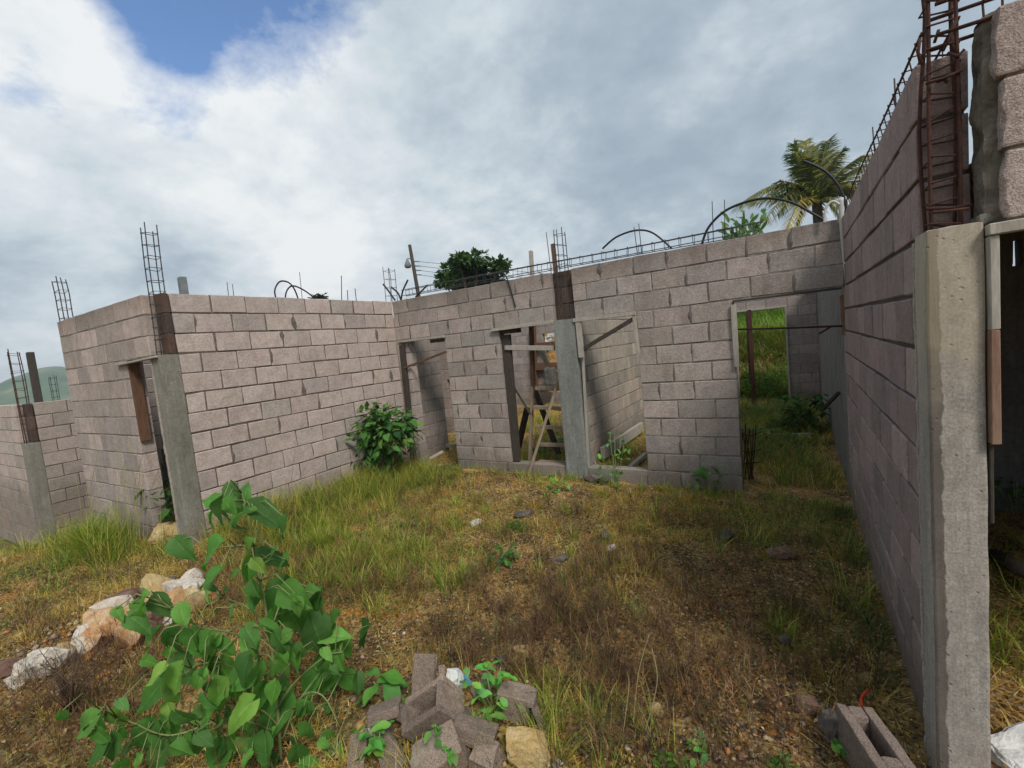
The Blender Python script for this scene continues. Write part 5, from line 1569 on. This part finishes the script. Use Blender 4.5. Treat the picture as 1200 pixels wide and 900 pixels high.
# trees beyond the walls
def leafy_tree(label, name, base, height, crown_c, rad, n, ls, cols, seed=3):
    rr = random.Random(seed)
    t_ = thing(name, label, 'tree', base, None)
    base = Vector(base); cc = Vector(crown_c)
    tb = MB(); fm = MB()
    fork = base.lerp(cc, .6)
    tb.tube(smooth_path([base, base.lerp(fork, .5) + Vector((.1, 0, 0)), fork], 4), [height * .035] * 5 + [height * .03] * 4, 8)
    lobes = []
    for k_ in range(22):
        v = Vector((rr.gauss(0, 1), rr.gauss(0, 1), rr.gauss(.25, .8))).normalized()
        f = rr.uniform(.45, 1.12)
        p = cc + Vector((v.x * rad[0] * f, v.y * rad[1] * f, v.z * rad[2] * f))
        lobes.append((p, rr.uniform(.16, .40)))
        tb.tube(smooth_path([fork, fork.lerp(p, .5) + Vector((0, 0, -.1 * rad[2])), p], 3), [height * .014 * (1 - .13 * q) for q in range(7)], 5)
    tb.build('trunk', M['bark'], t_)
    for k_ in range(n):
        p, r_ = lobes[rr.randrange(len(lobes))]
        v = Vector((rr.gauss(0, 1), rr.gauss(0, 1), rr.gauss(0, 1))).normalized() * (rr.random() ** .45)
        q = p + Vector((v.x * rad[0], v.y * rad[1], v.z * rad[2] * .8)) * r_
        d = (v + Vector((rr.uniform(-.7, .7), rr.uniform(-.7, .7), rr.uniform(-1, .1)))).normalized()
        L = ls * rr.uniform(.7, 1.3); nn = Vector((rr.uniform(-.6, .6), rr.uniform(-.6, .6), 1)); sd = d.cross(nn).normalized() * L * .28
        c_ = cols[rr.randrange(len(cols))]; f = rr.uniform(.7, 1.3)
        fm.add([q, q + d * L * .5 + sd, q + d * L, q + d * L * .5 - sd], [(0, 1, 2, 3)], tuple(z * f for z in c_))
    fm.build('crown', M['leaf'], t_)
    return t_


def tree_px(label, name, px, py_c, depth, rx_px, rz_px, n, ls, cols, seed):
    c = depth_at(px, py_c, depth); s_ = depth / FPX
    bx, by = c.x, c.y
    return leafy_tree(label, name, (bx, by, g1(bx, by) - .1), c.z - g1(bx, by), c, (rx_px * s_, rx_px * s_, rz_px * s_), n, ls, cols, seed)


TG = [(.035, .085, .02), (.05, .11, .025), (.03, .065, .02), (.075, .14, .03)]
tree_px('round dark green tree rising above the back wall left of centre', 'round_tree', 549, 322, 20, 40, 24, 6500, .26, TG, 4)
tree_px('tiny dark treetop behind the left wall near the conduit hoops', 'round_tree', 375, 352, 30, 7, 7, 500, .3, [(.02, .04, .02), (.03, .05, .025)], 5)


def palm():
    c = depth_at(957, 236, 13.5); gz = g1(c.x, c.y)
    t_ = thing('coconut_palm', 'coconut palm with ragged yellowing fronds behind the right corner', 'tree', (c.x, c.y, gz))
    tb = MB(); tb.tube(smooth_path([(c.x + .15, c.y, gz - .1), (c.x + .05, c.y, (gz + c.z) / 2), c], 5), .13, 10); tb.build('trunk', M['bark'], t_)
    # fronds: tip pixel, colour index
    cols = [(.085, .125, .045), (.065, .10, .04), (.15, .165, .055), (.40, .31, .08)]
    tips = [(931, 186, 0), (918, 214, 1), (945, 172, 2), (968, 172, 0), (985, 180, 1), (1003, 188, 1), (1020, 184, 0), (1012, 215, 1), (1005, 238, 2), (888, 236, 2), (903, 256, 2), (925, 268, 3), (962, 262, 3), (985, 262, 1), (948, 190, 1), (976, 200, 0), (905, 232, 1), (955, 178, 0), (1018, 230, 2), (938, 200, 2)]
    tips += [(px + random.uniform(-16, 14), py + random.uniform(-8, 14), random.choice((0, 1, 2, 0, 1))) for (px, py, ci) in tips]
    tips = [(957 + (px - 957) * 1.12, 240 + (py - 240) * 1.10, ci) for (px, py, ci) in tips]
    for (px, py, ci) in tips:
        off = random.uniform(-1.0, 1.0)
        tip = depth_at(px, py, 13.5 + off)
        v = tip - c; mid = c.lerp(tip, .5) + Vector((0, 0, .10 * v.length + (.25 if tip.z < c.z + .1 else .0)))
        P = smooth_path([c, mid, tip], 9)
        fb = MB(); col = cols[ci]
        fb.tube(P, [.025 * (1 - .8 * i / (len(P) - 1)) for i in range(len(P))], 5, (.22, .2, .07))
        Ln = v.length
        for i in range(4, len(P) * 4):
            t = i / (len(P) * 4); k_ = min(int(t * (len(P) - 1)), len(P) - 2); p = P[k_].lerp(P[k_ + 1], t * (len(P) - 1) - k_)
            ax = (P[k_ + 1] - P[k_]).normalized(); sd = ax.cross(Vector((0, 0, 1))).normalized(); 
            for sg in (-1, 1):
                if random.random() < .12: continue
                l = Ln * .34 * (1 - .55 * abs(t - .45) * 1.6) * random.uniform(.75, 1.15)
                d = (ax * .75 + sd * sg * .75 + Vector((0, 0, -random.uniform(.1, .65)))).normalized()
                w = ax * .018
                f = random.uniform(.7, 1.3); q = col if random.random() < .85 else cols[3]
                e = p + d * l + Vector((0, 0, -.12 * l))
                fb.add([p - w, p + w, p + d * l * .6 + w * .7, p + d * l * .6 - w * .7, e], [(0, 1, 2, 3), (3, 2, 4)], tuple(z * f for z in q))
        fb.build('frond', M['leaf'], t_)


palm()
# spiky plant beyond the back wall
c = depth_at(872, 290, 11)
t = thing('spiky_plant', 'upright spiky green plant above the back wall left of the palm', 'plant', (c.x, c.y, g1(c.x, c.y)))
fm = MB(); sm = MB(); sm.tube([(c.x, c.y, g1(c.x, c.y) - .1), c], .05, 6)
for (px, py, tx, ty) in [(858, 283, 853, 253), (868, 282, 871, 247), (875, 280, 880, 253), (884, 276, 899, 243), (889, 276, 892, 258), (862, 284, 848, 268), (880, 282, 884, 262), (866, 284, 862, 258), (874, 283, 868, 262)]:
    for k_ in range(7):
        t0 = k_ / 7; a = depth_at(px, py, 11 + random.uniform(-.3, .3)); e = depth_at(tx, ty, 11 + random.uniform(-.3, .3))
        p = a.lerp(e, t0); d = (e - a).normalized()
        q = p + d * .2 + Vector((random.uniform(-.16, .16), random.uniform(-.16, .16), random.uniform(-.05, .05)))
        leaf(fm, p, q, -CF, .09, random.choice([(.05, .13, .03), (.07, .16, .035), (.12, .2, .05)]), nu=4, teeth=False, heart=False)
sm.build('stem', M['stem_brown'], t); fm.build('foliage', M['leaf'], t)

# utility pole, lamp and wires
pb = depth_at(491.5, 352, 26); ptop = depth_at(480, 287, 26)
d = (ptop - pb); foot = pb - d * 1.5
t = thing('utility_pole', 'leaning utility pole with a small street lamp left of the round tree', 'pole', (foot.x, foot.y, foot.z))
b = MB(); b.tube([foot, pb, ptop], [.13, .11, .09], 8); b.build('pole', M['wood_dark'], t)
b = MB(); lp = depth_at(477.5, 308, 26); b.tube([lp + Vector((0, 0, .22)), lp + Vector((0, 0, .1)), lp - Vector((0, 0, .15)), lp - Vector((0, 0, .28))], [.04, .08, .2, .15], 10)
b.tube([depth_at(483, 303, 26), lp + Vector((0, 0, .22))], .03, 5); lo = b.build('street_lamp', M['lamp'], t)
for q in (.30, .38, .46, .54):
    b = MB(); b.tube([ptop.lerp(pb, q) + CR * .10, ptop.lerp(pb, q) + CR * .38], .035, 5); b.build('insulator', M['lamp'], t)
for i, (q, ex, ey) in enumerate(((.30, 900, 318), (.38, 900, 330), (.46, 900, 342), (.54, 900, 356))):
    a = ptop.lerp(pb, q) + CR * .3; e = depth_at(ex, ey, 60)
    b = MB(); b.tube(smooth_path([a, a.lerp(e, .5) - Vector((0, 0, 1.2)), e], 6), .012, 4)
    tag(b.build('power_line', M['plastic'], None), 'thin power line running right from the leaning utility pole', 'wire', 'power lines of the utility pole')

# ---------------------------------------------------------------- the air
gxyz = np.empty(len(ground.data.vertices) * 3, np.float32); ground.data.vertices.foreach_get('co', gxyz); gxyz = gxyz.reshape(-1, 3)
hz = bpy.data.objects['hills'].data; hx_ = np.empty(len(hz.vertices) * 3, np.float32); hz.vertices.foreach_get('co', hx_); hx_ = hx_.reshape(-1, 3)
lo = np.minimum(gxyz.min(0), hx_.min(0)) - (3, 3, 1); hi = np.maximum(gxyz.max(0), hx_.max(0)) + (3, 3, 2); hi[2] = max(hi[2], 16)
b = MB(); b.box((lo + hi) / 2, hi - lo)
mh = bpy.data.materials.new('haze_air'); mh.use_nodes = True
for n_ in list(mh.node_tree.nodes): mh.node_tree.nodes.remove(n_)
ho = mh.node_tree.nodes.new('ShaderNodeOutputMaterial'); pv = mh.node_tree.nodes.new('ShaderNodeVolumePrincipled')
pv.inputs['Color'].default_value = (.80, .88, .95, 1); pv.inputs['Density'].default_value = .0007; pv.inputs['Anisotropy'].default_value = .2
mh.node_tree.links.new(pv.outputs[0], ho.inputs['Volume'])
tag(b.build('haze', mh, None), 'pale damp air that fades the far hills', 'haze', kind='stuff')

# ---------------------------------------------------------------- sky, sun, view
W = bpy.data.worlds.new('World'); S.world = W; W.use_nodes = True
nt = W.node_tree
for n_ in list(nt.nodes): nt.nodes.remove(n_)
k = NB(nt)
SUN_EL, SUN_AZ = math.radians(48), math.radians(-38)   # azimuth from +X towards +Y
sky = k.n('ShaderNodeTexSky', sky_type='NISHITA'); sky.sun_disc = False
sky.sun_elevation = SUN_EL; sky.sun_rotation = math.pi / 2 - SUN_AZ
sky.air_density = 1.0; sky.dust_density = .1; sky.ozone_density = 5.0
tc = k.n('ShaderNodeTexCoord')
sep = k.n('ShaderNodeSeparateXYZ'); k.l(tc.outputs['Generated'], sep.inputs[0])
den = k.math('ADD', k.math('MAXIMUM', sep.outputs[2], 0.), .42)
cmb = k.n('ShaderNodeCombineXYZ')
k.l(k.math('DIVIDE', sep.outputs[0], den), cmb.inputs[0]); k.l(k.math('DIVIDE', sep.outputs[1], den), cmb.inputs[1])
P = cmb.outputs[0]
n1 = k.noise(P, 1.7, 8, .58, .15)
n2 = k.noise(P, .8, 6, .5, .2)
n3 = k.noise(P, 3.6, 10, .64, .15)
big = k.math('ADD', k.math('MULTIPLY', n2, .6), k.math('ADD', k.math('MULTIPLY', n1, .5), k.math('MULTIPLY', n3, .62)))
SKYG = .5


def lobe(px, py, deg, soft):
    d_ = ray(px, py).normalized()
    dp = k.n('ShaderNodeVectorMath', operation='DOT_PRODUCT'); k.l(tc.outputs['Generated'], dp.inputs[0]); dp.inputs[1].default_value = d_
    return k.mrange(dp.outputs['Value'], math.cos(math.radians(deg + soft)), math.cos(math.radians(max(0., deg - soft))), 0, 1)


bright = k.math('ADD', k.math('MULTIPLY', lobe(330, 180, 8, 22), .13), k.math('MULTIPLY', lobe(600, 230, 4, 16), .03))
bright = k.math('SUBTRACT', bright, k.math('MULTIPLY', lobe(870, 120, 10, 20), .09))
bright = k.math('SUBTRACT', bright, k.math('MULTIPLY', lobe(30, 280, 3, 16), .02))
bright = k.math('SUBTRACT', bright, k.math('MULTIPLY', lobe(230, 300, 2, 9), .05))
tone = k.math('ADD', big, bright)
cloud = k.ramp(k.mrange(tone, .68, 1.09), [(0., (.17, .21, .25)), (.25, (.205, .247, .285)), (.5, (.275, .315, .345)), (.8, (.36, .385, .405)), (1., (.42, .435, .445))])
# holes of blue sky
hole = k.math('ADD', k.math('MULTIPLY', lobe(270, -84, 5, 8), .56), k.math('MULTIPLY', lobe(160, -10, 1, 6), .26))
hole = k.math('ADD', hole, k.math('MULTIPLY', lobe(195, 100, 0, 5), .20))
hole = k.math('ADD', hole, k.math('MULTIPLY', lobe(20, 92, 0, 4), .16))
hole = k.math('ADD', hole, k.math('MULTIPLY', k.math('SUBTRACT', .5, n3), .85))
hm = k.mrange(hole, .11, .36)
hm = k.math('MULTIPLY', hm, k.mrange(lobe(200, 40, 8, 16), 0., .5))
skc = k.n('ShaderNodeVectorMath', operation='SCALE'); k.l(sky.outputs[0], skc.inputs[0]); skc.inputs['Scale'].default_value = .088
colr = k.mix(hm, cloud, skc.outputs[0])
bg = k.n('ShaderNodeBackground'); k.l(colr, bg.inputs[0]); bg.inputs[1].default_value = 1.0
wo = k.n('ShaderNodeOutputWorld'); k.l(bg.outputs[0], wo.inputs[0])

sd_ = bpy.data.lights.new('sun', 'SUN'); sd_.energy = 1.5; sd_.angle = math.radians(15); sd_.color = (1, .95, .88)
so = bpy.data.objects.new('sun', sd_); COL.objects.link(so)
sv = Vector((math.cos(SUN_EL) * math.cos(SUN_AZ), math.cos(SUN_EL) * math.sin(SUN_AZ), math.sin(SUN_EL)))
so.rotation_euler = (-sv).to_track_quat('-Z', 'Y').to_euler()
so.location = (3, -3, 8)

S.render.engine = 'CYCLES'
S.cycles.use_denoising = True
S.cycles.max_bounces = 6
S.view_settings.view_transform = 'Standard'
S.view_settings.look = 'None'
S.view_settings.exposure = 1.05
S.view_settings.gamma = 1
S.view_settings.use_curve_mapping = False
